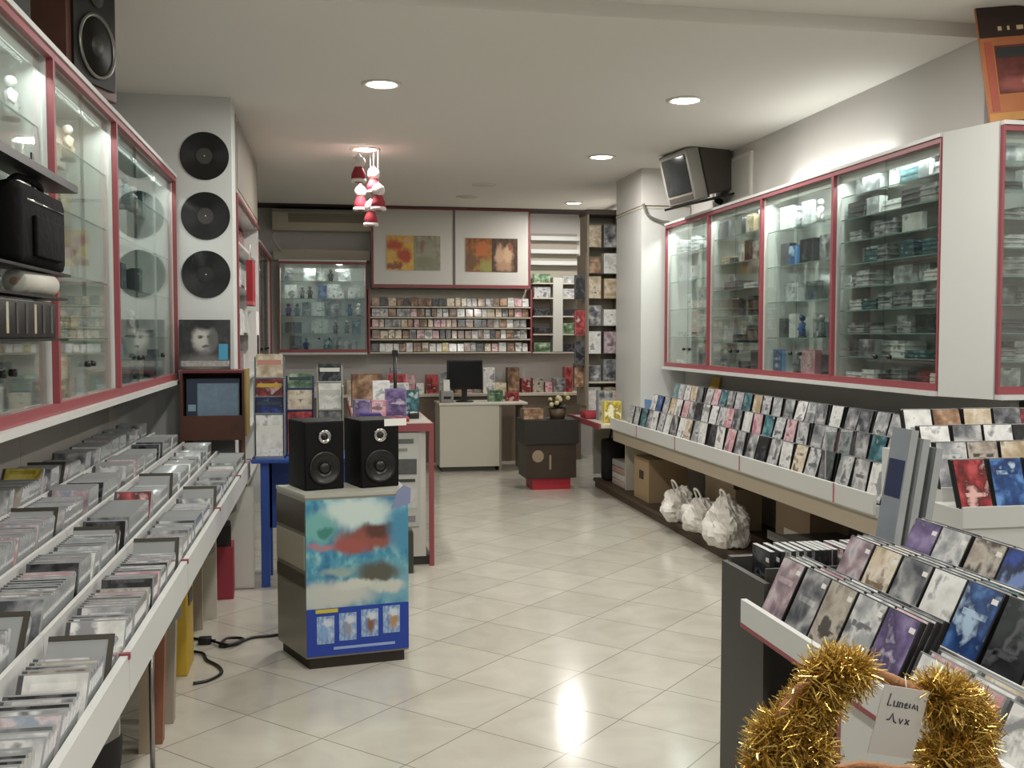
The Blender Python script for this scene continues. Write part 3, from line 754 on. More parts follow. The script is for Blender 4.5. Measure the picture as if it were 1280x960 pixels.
def speaker(loc, rz, label):
    t = thing('bookshelf_speaker', label, 'speaker', loc, rz)
    MB().rbox(-.095, .095, 0, .23, 0, .315, mat('speaker_black', '090908', .6, spec=.2), .005).build('cabinet', t)
    MB().box(-.09, .09, -.006, -.0005, .006, .309, mat('speaker_baffle', '0b0b0a', .6, spec=.2)).build('baffle', t)
    A = Matrix.Translation((0, -.007, .245)) @ Matrix.Rotation(PI/2, 4, 'X')
    MB().lathe([(.031, 0), (.031, .006), (.019, .004), (.017, .001)], CHROME, 28, A).build('tweeter_ring', t)
    MB().lathe([(.0165, .001), (.012, .005), (.004, .008)], BLACK, 20, A).build('tweeter', t)
    B = Matrix.Translation((0, -.007, .1)) @ Matrix.Rotation(PI/2, 4, 'X')
    MB().lathe([(.077, 0), (.077, .006), (.068, .007), (.064, .003), (.03, -.001)], mat('speaker_rim', '131211', .35), 36, B).build('woofer', t)
    MB().lathe([(.029, .0), (.02, .006), (.006, .009)], mat('speaker_dome', '22211f', .3), 24, B).build('dust_cap', t)
    return t
s = speaker((-.02, 4.76, .7905), rad(20), 'black bookshelf speaker on the blue poster stand, the one beside the blue table')
s = speaker((.235, 4.80, .7905), rad(18), 'black bookshelf speaker with white price tag on the blue poster stand')
MB().box(.02, .13, -.009, -.0065, .285, .318, PAPER).build('price_tag', s)

# ------------------------------------------------------------------ blue table with leaflet racks
BLUE = mat('royal_blue', '27468f', .4)
t = thing('blue_table', 'bright blue table at the end of the bins, carrying leaflet racks', 'table', (0, 0, 0))
MB().rbox(-.45, .12, 6.16, 6.56, .745, .77, BLUE, .004).build('tabletop', t)
for x, y in ((-.4, 6.2), (.06, 6.2), (-.4, 6.5), (.06, 6.5)):
    MB().box(x, x+.05, y, y+.05, 0, .745, BLUE).build('leg', t)
MB().box(-.4, .11, 6.5, 6.52, .3, .74, BLUE).build('back_panel', t)

def leaflet_rack(x, y, w, z0, label, cards, m):
    t = thing('leaflet_rack', label, 'rack', (x, y, z0))
    H = max(c[1] for c in cards)
    MB().box(-w/2, w/2, .1, .106, 0, H-.02, m).build('back_plate', t)
    MB().box(-w/2, -w/2+.006, .0, .1, 0, H*.75, m).build('side_plate', t)
    MB().box(w/2-.006, w/2, .0, .1, 0, H*.75, m).build('side_plate', t)
    MB().box(-w/2, w/2, 0, .1, .0, .012, m).build('base', t)
    for i, (zb, zt, yy, c, what) in enumerate(cards):
        if i: MB().box(-w/2+.006, w/2-.006, yy-.004, yy+.02, zb, zb+.008, m).build('ledge', t)
    for i, (zb, zt, yy, c, what) in enumerate(cards):
        o = MB().box(-w/2+.012, w/2-.012, yy, yy+.006, zb+.0125 if i == 0 else zb+.009, zt-.003, cover(c)).build('leaflet_stack', None, (x, y, z0))
        MB().box(-w/2+.02, w/2-.02, yy-.001, yy, zb+(zt-zb)*.55, zb+(zt-zb)*.75, mat('leaf_'+what.split()[0], {'white': 'd8d6d0', 'yellow': 'c8a63c', 'dark': '39404c', 'red': 'a8444c', 'cream': 'd4cdb8', 'black': '2a2a28', 'pale': 'bfc0bb', 'pink': 'c08a80'}[what.split()[0]], .5)).build('title_band', o)
        tag(o, f'{what} leaflets in {label.split(" rack")[0].replace("tall ", "").replace("wire ", "")} rack', 'leaflets')
leaflet_rack(-.345, 6.2, .18, .7705, 'tall grey rack at the bin end of the blue table', [(.0, .26, .01, 'white', 'white'), (.26, .36, .03, 'navy', 'dark blue'), (.36, .47, .05, 'red', 'yellow and red'), (.47, .62, .075, 'beige', 'pink and white')], mat('rack_grey', '7d8288', .4))
leaflet_rack(-.17, 6.3, .17, .7705, 'red and cream rack in the middle of the blue table', [(.0, .27, .01, 'red', 'red'), (.27, .4, .04, 'beige', 'cream'), (.4, .5, .07, 'green', 'dark green')], mat('rack_blue', '3a4472', .4))
leaflet_rack(.01, 6.3, .16, .7705, 'black and white rack at the counter end of the blue table', [(.0, .27, .01, 'grey', 'black'), (.27, .44, .04, 'white', 'pale'), (.44, .56, .07, 'black', 'white topped')], mat('rack_pale', 'a5a59c', .4))

# ------------------------------------------------------------------ red-edged counter
t = thing('sales_counter', 'white sales counter with red edging behind the poster stand', 'counter', (0, 0, 0))
MB().box(.17, .62, 6.62, 9.4, .06, .88, mat('counter_white', 'c4c1b8', .4)).build('body', t)
MB().box(.16, .67, 6.59, 9.42, .88, .93, RED).build('top_edge', t)
MB().box(.17, .66, 6.6, 9.41, .9301, .934, mat('counter_top', 'b8b4aa', .25)).build('worktop', t)
MB().box(.64, .67, 6.59, 6.63, 0, .88, RED).build('corner_post', t)
MB().box(.17, .65, 6.65, 9.4, 0, .06, DARK).build('kick_board', t)
o = MB().box(.36, .575, 6.605, 6.618, .26, .87, mat('newsprint', 'b4b4ae', .6)).build('notice')
nb = MB()
for i, (x, w, z, h, c) in enumerate(((.38, .16, .8, .03, '6d6d6a'), (.38, .12, .75, .02, '8a8a86'), (.37, .19, .6, .1, '5a5b5a'), (.38, .17, .55, .02, '3c3c3b'), (.4, .1, .42, .09, '4b4c4c'), (.5, .06, .38, .13, 'd0cfca'), (.37, .18, .29, .04, '8e8e8a'))):
    nb.box(x, x+w, 6.603, 6.605, z, z+h, mat('news_'+c, c, .6, noise=.4, nscale=40))
nb.build('printed_blocks', o); tag(o, 'black and white printed notice sheets on the end of the red-edged counter', 'notice')
o = MB().box(.36, .52, 6.4, 6.55, 0, .26, mat('olive_box', '3b3a2e', .6)).box(.37, .51, 6.41, 6.54, .26, .27, mat('olive_lid', '4a4838', .6)).build('floor_box')
tag(o, 'dark olive box on the floor at the foot of the red-edged counter', 'box')

# clutter on the counter: each a small object of recognisable kind
def simple_box(x, y, z, w, d, h, pal, label, name='carton', rz=0, cat='box'):
    b = MB(); e = mat('box_edge_'+pal, PAL[pal][1], .4)
    b.box(-w/2, w/2, 0, d, 0, h, e).box(-w/2+.004, w/2-.004, -.002, 0, .004, h-.004, cover(pal)).box(-w/2+.004, w/2-.004, .004, d-.004, h, h+.002, cover(pal))
    o = b.build(name, None, (x, y, z), (0, 0, rz)); return tag(o, label, cat)
CT = .9345
simple_box(.22, 6.75, CT, .1, .12, .14, 'violet', 'violet box standing upright on the red-edged counter, first from the table', rz=.1)
simple_box(.33, 6.85, CT, .1, .1, .13, 'pink', 'pink and white box on the red-edged counter beside the violet box')
o = MB().prism([(-.1, 0), (.1, 0), (.06, .06), (-.06, .06)], 0, .12, mat('purple_cloth', '3a2f70', .7), 'y').build('purple_pouch', None, (.272, 6.63, CT)); tag(o, 'deep purple pouch lying on the counter edge behind the tagged speaker', 'pouch')
simple_box(.44, 6.68, CT, .16, .2, .025, 'red', 'flat dark red case lying on the front edge of the counter', 'flat_case', cat='case')
simple_box(.45, 6.95, CT, .14, .1, .2, 'violet', 'lilac and white magazine box on the counter')
simple_box(.56, 7.15, CT, .13, .1, .18, 'teal', 'teal and white box on the counter by the thin black pole')
simple_box(.37, 7.3, CT, .12, .1, .24, 'white', 'tall white box on the counter behind the lilac box')
simple_box(.5, 7.75, CT, .2, .14, .2, 'silver', 'silver-grey box in the middle of the long counter')
simple_box(.3, 8.1, CT, .24, .15, .26, 'brown', 'brown box on the far half of the counter')
simple_box(.56, 8.5, CT, .15, .2, .24, 'red', 'red box on the far end of the counter')
simple_box(.33, 8.9, CT, .25, .15, .2, 'pink', 'pale pink carton at the very end of the counter')
t = thing('card_terminal', 'black card terminal with white display on the counter', 'terminal', (.57, 6.92, CT))
MB().rbox(-.035, .035, 0, .09, 0, .04, BLACK, .008).build('body', t); MB().box(-.025, .025, .02, .05, .0405, .043, PAPER).build('screen', t)
t = thing('sign_pole', 'thin black upright pole standing on the counter', 'pole', (.462, 7.2, CT))
MB().cyl((0, 0, 0), (0, 0, .42), .012, BLACK).build('shaft', t); MB().lathe([(.028, 0), (.028, .012), (.015, .02)], BLACK, 16).build('foot', t)
MB().box(-.02, .02, -.01, .01, .4205, .46, BLACK).build('finial', t)

# ------------------------------------------------------------------ cash desk and back area
t = thing('cash_desk', 'cream cash desk with dark plinth at the back of the shop', 'desk', (1.2, 11.15, 0))
CREAM = mat('desk_cream', 'c6c1b2', .4)
MB().box(0, .66, 0, .5, .05, .73, CREAM).build('body', t)
MB().box(.02, .62, .02, .48, 0, .05, DARK).build('plinth', t)
MB().rbox(-.01, .98, -.015, .52, .73, .755, mat('desk_top', 'cfcbbf', .3), .004).build('top', t)
MB().box(.66, .69, .02, .48, 0, .73, mat('desk_side', '8d8472', .5)).build('side_panel', t)
MB().box(.93, .96, .02, .48, 0, .73, mat('desk_side', '8d8472', .5)).build('side_panel', t)
t = thing('computer_monitor', 'black computer monitor on the cream cash desk', 'monitor', (1.5, 11.35, .7555))
MB().lathe([(.1, 0), (.1, .012), (.03, .02)], BLACK, 20).build('base', t)
MB().box(-.03, .03, .0, .03, .015, .2, BLACK).build('stand', t)
MB().rbox(-.2, .2, -.035, .0, .14, .47, BLACK, .008).build('housing', t)
MB().box(-.185, .185, -.037, -.0355, .16, .455, mat('screen_off', '0b0b0c', .15)).build('screen', t)
t = thing('receipt_printer', 'grey receipt printer on the cash desk beside the monitor', 'printer', (1.29, 11.28, .7555))
MB().rbox(-.07, .07, -.07, .08, 0, .13, mat('printer_grey', '8c8b86', .5), .01).build('body', t)
MB().box(-.04, .04, -.073, -.07, .04, .07, BLACK).build('slot', t)
MB().prism([(-.03, .0), (.0, .13), (.02, .13), (.01, .0)], -.035, .035, PAPER, 'x', Matrix.Translation((0, 0, .12))).build('paper', t)
simple_box(1.29, 11.5, .7555, .1, .1, .33, 'silver', 'tall silver box standing behind the receipt printer', 'carton')
simple_box(1.85, 11.3, .7555, .16, .12, .13, 'green', 'pale green box on the cash desk')
simple_box(2.05, 11.35, .7555, .14, .12, .1, 'red', 'red box on the end of the cash desk')

# cupboard with the two pictures
t = thing('picture_cupboard', 'white two-door wall cupboard edged in red under the ceiling', 'cupboard', (.51, 12.1, 2.06))
MB().box(0, 1.89, .03, .35, 0, .935, WHITE).build('body', t)
MB().box(0, 1.89, 0, .03, 0, .035, RED).box(0, 1.89, 0, .03, .915, .935, RED).box(0, .022, 0, .03, .035, .915, RED).box(1.868, 1.89, 0, .03, .035, .915, RED).build('red_frame', t)
DOORW = mat('door_white', 'cfcdc6', .35)
for x0, x1 in ((.024, .955), (.985, 1.866)):
    dd = MB().box(x0, x1, .008, .028, .037, .913, DOORW).build('door', t)
MB().box(.957, .983, .002, .028, .037, .913, mat('door_strip', '6e6560', .5)).build('centre_strip', t)
def art(x, z, w, h, label, m):
    t = thing('art_print', label, 'picture', (x, 12.106, z))
    MB().box(0, w/2, -.006, 0, 0, h, m).build('print_half', t)
    return t, m
t, m = art(.685, 2.262, .63, .405, 'abstract print in yellow, orange and grey-green on the cupboard door', painted('art_amber', ['d09a3a', 'd8b04a', 'dcb85a'], [(.3, .72, .3, .16, 'b94a2a', .35), (.66, .42, .28, .2, 'b4452a', .35), (.3, .12, .34, .1, '8a4a2a', .35), (.75, .85, .16, .08, 'd8a88a', .4)], 5, .3))
MB().box(.315, .63, -.006, 0, 0, .405, painted('art_sage', ['7f806a', '94947c', 'a8a48c'], [(.4, .68, .16, .16, '8a5848', .4), (.55, .6, .2, .25, '9c9a86', .5), (.45, .2, .4, .2, '84866c', .5)], 6, .25)).build('print_half', t)
t, m = art(1.617, 2.255, .625, .395, 'abstract print in amber, brown and cream on the second cupboard door', painted('art_brown', ['6a3a1e', '8f5a2a', 'a8743a'], [(.6, .7, .3, .2, 'b0622e', .4), (.8, .15, .3, .2, '8f8a48', .4), (.2, .3, .2, .3, '6a4a28', .4)], 5, .3))
MB().box(.3125, .625, -.006, 0, 0, .395, painted('art_umber', ['3a2a22', '4a3528', '5c4434'], [(.3, .45, .16, .35, 'b8977c', .4), (.62, .5, .2, .28, 'c0a080', .4), (.5, .15, .3, .14, 'a8866a', .4), (.7, .75, .1, .08, '8a5040', .4)], 6, .3)).build('print_half', t)
# air conditioner
t = thing('air_conditioner', 'long cream air conditioner mounted under the ceiling beside the picture cupboard', 'air conditioner', (-.62, 12.2, 2.72))
ACM = mat('ac_cream', 'b5ae9c', .4)
MB().prism([(0, .06), (.03, 0), (.24, 0), (.24, .24), (.02, .24), (0, .2)], 0, 1.13, ACM, 'x').build('housing', t)
MB().box(.18, 1.1, -.004, -.0005, .09, .19, mat('ac_grille', '6f6a58', .6)).build('grille', t)
sl = MB()
for i in range(5): sl.box(.18, 1.1, -.007, -.004, .1+i*.018, .104+i*.018, ACM)
sl.build('louvres', t)
o = MB().tube(smooth_path([(-.6, 12.25, 2.70), (-.62, 12.2, 2.62), (-.5, 12.3, 2.45), (-.4, 12.35, 2.38)]), .012, ACM).build('drain_hose'); tag(o, 'pale drain hose running down from the air conditioner', 'hose')
struct('trim_1', MB().box(-.62, .5, 12.28, 12.45, 2.38, 2.5, mat('lintel_cream', 'c0b9a8', .6)))
struct('trim_2', MB().box(-1.2, 3.25, 12.0, 12.44, 2.995, 2.999, mat('dark_brown_trim', '3a2c26', .7)))  # thin dark brown strip under the ceiling along the back wall

rb = random.Random(9)
t, lv = cab('glass_cabinet', 'red-framed glass cabinet under the air conditioner on the back wall', (-.55, 12.1), 0, 1.0, 1.3, 2.35, .33, 2, 4, fill_tube=4)
fill_cab((-.55, 12.1), 0, 1.0, .33, lv, ['grey', 'white', 'teal', 'blue', 'black', 'silver'], ['set', 'set', 'figure'], 'back wall cabinet', 'corner', .85, 'boxes in the back wall cabinet', rb, .17)

# media shelves under the cupboard
t = thing('media_shelf', 'cream shelf unit with five rows of media cases under the picture cupboard', 'shelf', (.49, 12.15, 1.3))
SH = mat('shelf_cream', 'c2bca9', .45)
rowz = [.0, .155, .29, .415, .54]
MB().box(0, 1.92, .25, .27, 0, .75, SH).build('back', t)
for z in rowz: MB().box(0, 1.92, 0, .25, z-.015, z, SH).build('shelf', t)
MB().box(-.02, 0, 0, .27, -.02, .75, RED).build('side', t); MB().box(1.92, 1.94, 0, .27, -.02, .75, RED).build('side', t)
rv = random.Random(13)
VP = ['brown', 'beige', 'grey', 'white', 'black', 'beige', 'brown', 'silver', 'pink']
VPROTO = {}
for ri, z in enumerate(rowz):
    x = .515; i = 0
    hmax = (rowz+[.745])[ri+1]-z-.03
    while x < 2.37:
        w = rv.choice((.06, .075, .09)); pal = rv.choice(VP); h = min(rv.choice((.095, .105)), hmax)
        if ri == 0 and rv.random() < .5: pal = 'yellow' if rv.random() < .25 else 'white'
        kk = (pal, w, round(h, 3))
        if kk not in VPROTO:
            VPROTO[kk] = MB().box(-w/2, w/2, 0, .03, 0, h, mat('box_edge_'+pal, PAL[pal][1], .4)).box(-w/2+.003, w/2-.003, -.001, 0, .003, h-.003, cover(pal)).mesh('video_case')
        put(VPROTO[kk], 'video_case', (x+w/2, 12.18, 1.3+z+.0048), (rad(-8), 0, 0), f'{pal} media case on the {ORD[4-ri]} row of the back shelves, {ORD[i]} from the glass cabinet', 'media case', 'media cases on the back shelves')
        x += w+rv.choice((.004, .006, .012)); i += 1

# right part of the back wall: white slat rails and shelf with equipment
t = thing('slat_shelf', 'white slatted wall shelf with stacked equipment beside the picture cupboard', 'shelf', (2.45, 12.2, 0))
MB().box(0, .6, .22, .24, 1.28, 2.75, mat('slat_back', 'a09a8c', .6)).build('back', t)
for z in (2.66, 2.5, 2.36): MB().box(0, .6, .12, .22, z, z+.05, WHITE).build('rail', t)
for z in (1.28, 1.5, 1.72, 1.94, 2.12): MB().box(0, .6, 0, .22, z, z+.015, SH).build('shelf', t)
MB().box(.25, .37, -.005, .2, 1.3, 2.2, mat('slat_white', 'c0c0b8', .5)).build('centre_post', t)
ri_ = random.Random(17)
for li, z in enumerate((1.28, 1.5, 1.72, 1.94, 2.12)):
    for si, xx in enumerate((2.575, 2.935)):
        pal = ri_.choice(['black', 'grey', 'black', 'silver', 'green'])
        h = ri_.choice((.08, .11, .13))
        simple_box(xx, 12.24, z+.0155, .2, .12, h, pal, f'{pal} equipment box on the {ORD[4-li]} slat shelf, {"cupboard" if si == 0 else "corner"} side of the post', 'equipment_box')

# low back counter with colourful boxes
t = thing('low_counter', 'long low counter along the back wall under the shelves', 'counter', (0, 0, 0))
MB().box(-.55, 3.0, 11.98, 12.42, 0, .78, mat('counter_brown', '6a5c4e', .6)).build('body', t)
MB().box(-.57, 3.02, 11.95, 12.43, .78, .81, SH).build('top', t)
x = -.45; i = 0
rk = random.Random(23)
while x < 2.9:
    w = rk.choice((.09, .11, .14)); h = rk.choice((.12, .17, .22, .3)); pal = rk.choice(['red', 'brown', 'rose', 'beige', 'grey', 'red', 'white', 'taupe', 'pink'])
    simple_box(x+w/2, 12.06+rk.uniform(0, .06), .8105, w, .16, h, pal, f'{pal} carton on the low back counter, {ORD[i]} from the glass cabinet end', 'carton')
    x += w+rk.choice((.01, .03)); i += 1

# ------------------------------------------------------------------ left side beyond the pillar
t = thing('tall_shelf', 'tall white shelf with red front edge beside the record pillar', 'shelf', (0, 0, 0))
MB().box(-1.29, -1.18, 7.1, 9.4, .0, 2.45, WHITE).build('back', t)
MB().box(-1.18, -.6, 7.1, 7.13, 0, 2.45, mat('shelf_side_white', 'c0bfba', .5)).build('side', t); MB().box(-1.18, -.6, 9.37, 9.4, 0, 2.45, WHITE).build('side', t)
for z in (.35, .75, 1.15, 1.5, 1.85, 2.15, 2.43): MB().box(-1.18, -.62, 7.13, 9.37, z, z+.02, WHITE).build('shelf', t)
MB().box(-.6, -.585, 7.1, 7.15, .9, 2.45, RED).box(-.6, -.585, 7.15, 9.4, 2.43, 2.45, RED).build('red_edge', t)
o = MB().box(-1.18, -.6, 7.2, 9.3, 2.452, 2.99, mat('upper_grey', 'a49e92', .6)).box(-.6, -.595, 7.25, 9.25, 2.5, 2.95, mat('upper_grey2', '8f897d', .6)).build('upper_cupboard'); tag(o, 'grey cupboard between the tall shelf and the ceiling, behind the pillar', 'cupboard')
rt = random.Random(31)
for li, z in enumerate((.77, 1.17, 1.52, 1.87, 2.17)):
    y = 9.33; i = 0
    while y > 7.5:
        w = rt.choice((.14, .2, .3)); h = rt.choice((.16, .2, .24)); pal = rt.choice(['white', 'red', 'grey', 'black', 'pink', 'white'])
        o = simple_box(-.72, y-w/2, z+.0006, w, .2, h, pal, f'{pal} box on the {ORD[4-li]} level of the tall red-edged shelf, {ORD[i]} from its end', 'carton', PI/2)
        y -= w+.03; i += 1
t = thing('gift_bag', 'bright red bag hanging from the front of the tall shelf behind the pillar', 'bag', (-.565, 7.9, 1.72))
MB().prism([(-.02, -.15), (.025, -.15), (.025, .15), (-.02, .15)], 0, .33, mat('gift_red', '9c1f28', .5)).build('body', t)
MB().box(-.022, .027, -.155, .155, .0, .03, mat('gift_pink', 'b8606a', .5)).build('hem', t)
MB().tube([(0, -.08, .33), (0, -.03, .45), (0, .03, .45), (0, .08, .33)], .006, PAPER).build('handle', t)
t = thing('paper_bag', 'white and black paper bag hanging under the red bag behind the pillar', 'bag', (-.56, 8.1, 1.3))
MB().prism([(-.03, -.15), (.03, -.15), (.03, .15), (-.03, .15)], 0, .38, PAPER).build('body', t); MB().box(.031, .033, -.1, .1, .05, .2, BLACK).build('print', t)
t, lv = cab('glass_cabinet', 'glass cabinet on the side wall between the tall shelf and back wall', (-.62, 9.75), PI/2, 2.1, 1.2, 2.36, .5, 4, 4)
fill_cab((-.62, 9.75), PI/2, 2.1, .5, lv, ['silver', 'grey', 'white'], ['set', 'set'], 'side wall cabinet', 'shelf end', .5, 'boxes in the side wall cabinet', rb, .17)

# ------------------------------------------------------------------ hanging red and white ornaments
RD = mat('felt_red', '8e2834', .8, bump=.3); FW = mat('fluff_white', 'd8d2cc', .9, bump=.6, bscale=90)
for i, (dx, dz, lab) in enumerate(((-.06, -.17, 'red and white felt ornament hanging from the downlight, highest of the cluster'), (.07, -.22, 'red and white felt ornament hanging from the downlight, beside the highest one'),
                                   (-.03, -.33, 'red and white felt ornament in the middle of the hanging cluster, pole side'), (.1, -.37, 'red and white felt ornament in the middle of the hanging cluster, picture side'), (.05, -.47, 'red and white felt ornament hanging lowest of the cluster'))):
    t = thing('hanging_ornament', lab, 'ornament', (.31+dx*(1.0), 8.24+.13*((i*2) % 5), 3.0+dz), 0, 'hanging felt ornaments')
    MB().lathe([(.012, -.13), (.06, -.12), (.055, -.06), (.03, .0), (.02, .01)], RD, 14).build('body', t)
    MB().ball((0, 0, .035), .052, FW, (1, 1, 1), 14, .06, random.Random(i)).build('fluff', t)
    MB().lathe([(.06, -.125), (.064, -.115), (.06, -.1)], FW, 14).build('hem', t)
    MB().lathe([(.035, .06), (.02, .085), (.004, .1)], RD if i % 2 else FW, 12).build('tip', t)
    MB().cyl((0, 0, .1), (0, 0, -dz-.014), .0015, PAPER, 6).build('string', t)

# ------------------------------------------------------------------ television on the wall bracket
t = thing('television', 'grey tube television tilted down on a black bracket under the ceiling', 'television', (2.98, 8.1, 2.6), 0, rot=(rad(14), 0, rad(-82)))
TVG = mat('tv_grey', '8d8a82', .5); TVD = mat('tv_dark', '4a453d', .55)
MB().rbox(-.25, .25, -.11, 0, .0, .42, TVG, .015).build('front_case', t)
MB().prism([(-.24, .01), (.24, .01), (.2, .3), (-.2, .3)], .03, .41, TVD).build('rear_housing', t)
MB().box(-.245, .245, 0, .012, .005, .415, BLACK).build('seam', t)
MB().rbox(-.2, .2, -.118, -.108, .08, .38, mat('tv_screen', '3a3c3c', .15), .006).build('screen', t)
MB().box(-.2, .2, -.114, -.108, .02, .06, TVD).build('control_strip', t)
t = thing('tv_bracket', 'black metal wall bracket carrying the tube television', 'bracket', (2.98, 8.1, 2.6), 0, rot=(rad(14), 0, rad(-82)))
MB().box(-.27, .27, -.14, .26, -.022, -.003, BLACK).build('tray', t)
MB().box(-.3, -.275, .1, .14, -.02, .16, BLACK).build('strap', t)
MB().cyl((.0, .2, -.024), (.0, .25, -.06), .025, BLACK).build('arm', t)
o = MB().box(3.235, 3.258, 7.55, 8.0, 2.56, 2.93, PAPER).box(3.233, 3.235, 7.58, 7.97, 2.6, 2.9, mat('plate_white', 'c6c4bc', .5)).build('wall_plate'); tag(o, 'white mounting board on the wall behind the television', 'board')
o = MB().tube(smooth_path([(2.8, 8.91, 2.68), (2.84, 8.905, 2.58), (2.95, 8.9, 2.53), (3.03, 8.87, 2.515)]), .012, mat('cable_grey', '6d6a62', .5)).build('tv_cable'); tag(o, 'grey cable draped from the white column to the cabinet top', 'cable')

# ------------------------------------------------------------------ white column unit and side shelf by it
o = MB().box(2.79, 3.25, 8.93, 9.74, .695, 2.64, WHITE).box(2.785, 3.25, 8.925, 9.745, 2.64, 2.66, OFFW).build('tall_cabinet'); tag(o, 'tall plain white column cabinet between the counter and the ceiling', 'cabinet')
t = thing('side_shelf', 'tall narrow open shelf crowded with goods beyond the white column', 'shelf', (2.55, 9.9, 0))
MB().box(0, .32, .25, .27, .72, 2.7, mat('side_back', 'a39a8a', .6)).build('back', t)
MB().box(-.02, 0, -.02, .27, .72, 2.7, mat('side_post', '8e8474', .6)).build('side', t); MB().box(.32, .34, -.02, .27, .72, 2.7, mat('side_post', '8e8474', .6)).build('side', t)
szs = (1.02, 1.3, 1.58, 1.85, 2.1, 2.36, 2.6)
for z in (.72,)+szs: MB().box(0, .32, 0, .25, z, z+.015, SGLASS if z > 1.2 else SH).build('shelf', t)
MB().box(-.03, .34, -.03, .27, 2.69, 2.74, mat('side_top', '4a4038', .6)).build('cornice', t)
for li, z in enumerate((.72,)+szs[:-1]):
    for si in range(2):
        pal = ri_.choice(['beige', 'grey', 'taupe', 'brown', 'white', 'beige', 'rose'])
        h = ri_.choice((.16, .2, .22)) if z > .8 else .24
        simple_box(2.63+si*.16, 9.96, z+.0156, .13, .1, h, pal, f'{pal} goods box on the {ORD[6-li]} level of the side shelf, {"aisle" if si == 0 else "column"} side', 'goods_box')
for i, (z, pal, y) in enumerate(((1.2, 'black', 9.45), (1.5, 'red', 9.45), (1.85, 'black', 9.45), (.98, 'brown', 9.5))):
    o = simple_box(2.45, y+.38, z, .1, .05, .24, pal, f'{pal} pack hung on the aisle side of the side shelf, {["second lowest", "third lowest", "topmost", "lowest"][i]}', 'hanging_pack')
MB().box(-.05, -.045, -.1, .27, .8, 2.3, mat('side_post', '8e8474', .6)).build('hang_rail', t)

# ------------------------------------------------------------------ right wall counter with DVD tiers
XC = 2.5
t = thing('media_counter', 'long white tiered counter under the glass cabinets, full of film cases', 'counter', (0, 0, 0))
Y0, Y1 = 4.38, 8.91
MB().box(XC+.03, 3.2, Y0, Y1, .55, .645, BEIGE).build('fascia', t)
MB().box(XC, XC+.018, Y0, Y1, .66, .755, WHITE).build('front_lip', t)
tierz = [.70, .795, .89]
tierx = [XC+.02, XC+.22, XC+.42]
for k in range(3):
    MB().box(tierx[k], tierx[k]+.2 if k < 2 else 3.2, Y0, Y1, tierz[k]-.055, tierz[k], WHITE).build('tier', t)
    if k: MB().box(tierx[k]-.008, tierx[k], Y0, Y1, tierz[k]-.06, tierz[k]+.03, WHITE).build('tier_rail', t)
MB().box(3.2, 3.25, Y0, Y1, .55, 1.19, mat('counter_backboard', 'a9a7a0', .6)).build('backboard', t)
for y in (4.75, 5.95, 7.15, 8.1): MB().box(XC-.003, XC-.0002, y, y+.012, .66, .757, mat('lip_joint', 'a8656a', .5)).build('lip_joint', t)
for y in (5.1, 6.62, 8.05): MB().box(3.1, 3.2, y, y+.03, .09, .55, OFFW).build('leg_panel', t)
MB().box(2.58, 3.2, 5.5, 9.8, .06, .09, mat('low_shelf_brown', '4d3f30', .6)).build('low_shelf', t)
MB().box(2.6, 2.63, 5.5, 9.8, 0, .06, mat('low_shelf_brown', '4d3f30', .6)).box(3.1, 3.13, 5.5, 9.8, 0, .06, mat('low_shelf_brown', '4d3f30', .6)).build('plinth', t)
t = thing('low_shelf', 'red-edged end shelf running on from the white counter towards the back', 'shelf', (0, 0, 0))
MB().box(2.42, 3.2, 8.92, 10.1, .66, .69, OFFW).build('board', t); MB().box(2.4, 2.42, 8.92, 10.12, .65, .7, RED).box(2.42, 3.2, 10.1, 10.12, .65, .7, RED).build('red_edge', t)
for y in (8.92, 10.05): MB().box(2.65, 3.15, y, y+.02, .092, .66, OFFW).build('leg_panel', t)

TOPC = mat('case_top_wrap', 'd6d8d6', .2, coat=.6)
def dvd_mesh(pal, w=.136, h=.19, th=.015):
    b = MB()
    b.box(-w/2, w/2, 0, th, 0, h, mat('case_black', '1a1a1b', .35))
    b.box(-w/2+.002, w/2-.002, -.0008, 0, .002, h-.002, cover(pal))
    b.box(-w/2, w/2, 0, th, h, h+.0006, TOPC)
    return b.mesh('film_case')
DV = {}
def dvd(pal):
    if pal not in DV: DV[pal] = dvd_mesh(pal)
    return DV[pal]
rd = random.Random(41)
dpal = ['grey', 'silver', 'white', 'grey', 'silver', 'beige', 'silver', 'grey', 'pink', 'white', 'black', 'silver', 'teal', 'white']
tn = ['bottom', 'middle', 'top']
POCK = []
for k in range(3):
    y = 8.5; i = 0
    while y > 4.46:
        pal = rd.choice(dpal)
        if k == 1 and i == 1: pal = 'blue'
        n = 2
        lean = rad(rd.uniform(9, 17)); rz_ = -PI/2+rd.uniform(-.012, .012)
        for j in range(n):
            x = tierx[k]+.03+j*.0185
            lab = f'{pal} film case, {tn[k]} tier under the glass cabinets, {ORD[i]} from the column' if j == 0 else f'film case behind the {ORD[i]} from the column, {tn[k]} tier under the cabinets'
            put(dvd(pal if j == 0 else rd.choice(dpal)), 'film_case', (x, y, tierz[k]+.015*math.sin(lean)+.0006), (-lean, 0, rz_), lab, 'film case', f'film cases on the {tn[k]} tier')
        if k == 0: POCK.append(y-.072)
        y -= rd.choice((.148, .152, .175)); i += 1
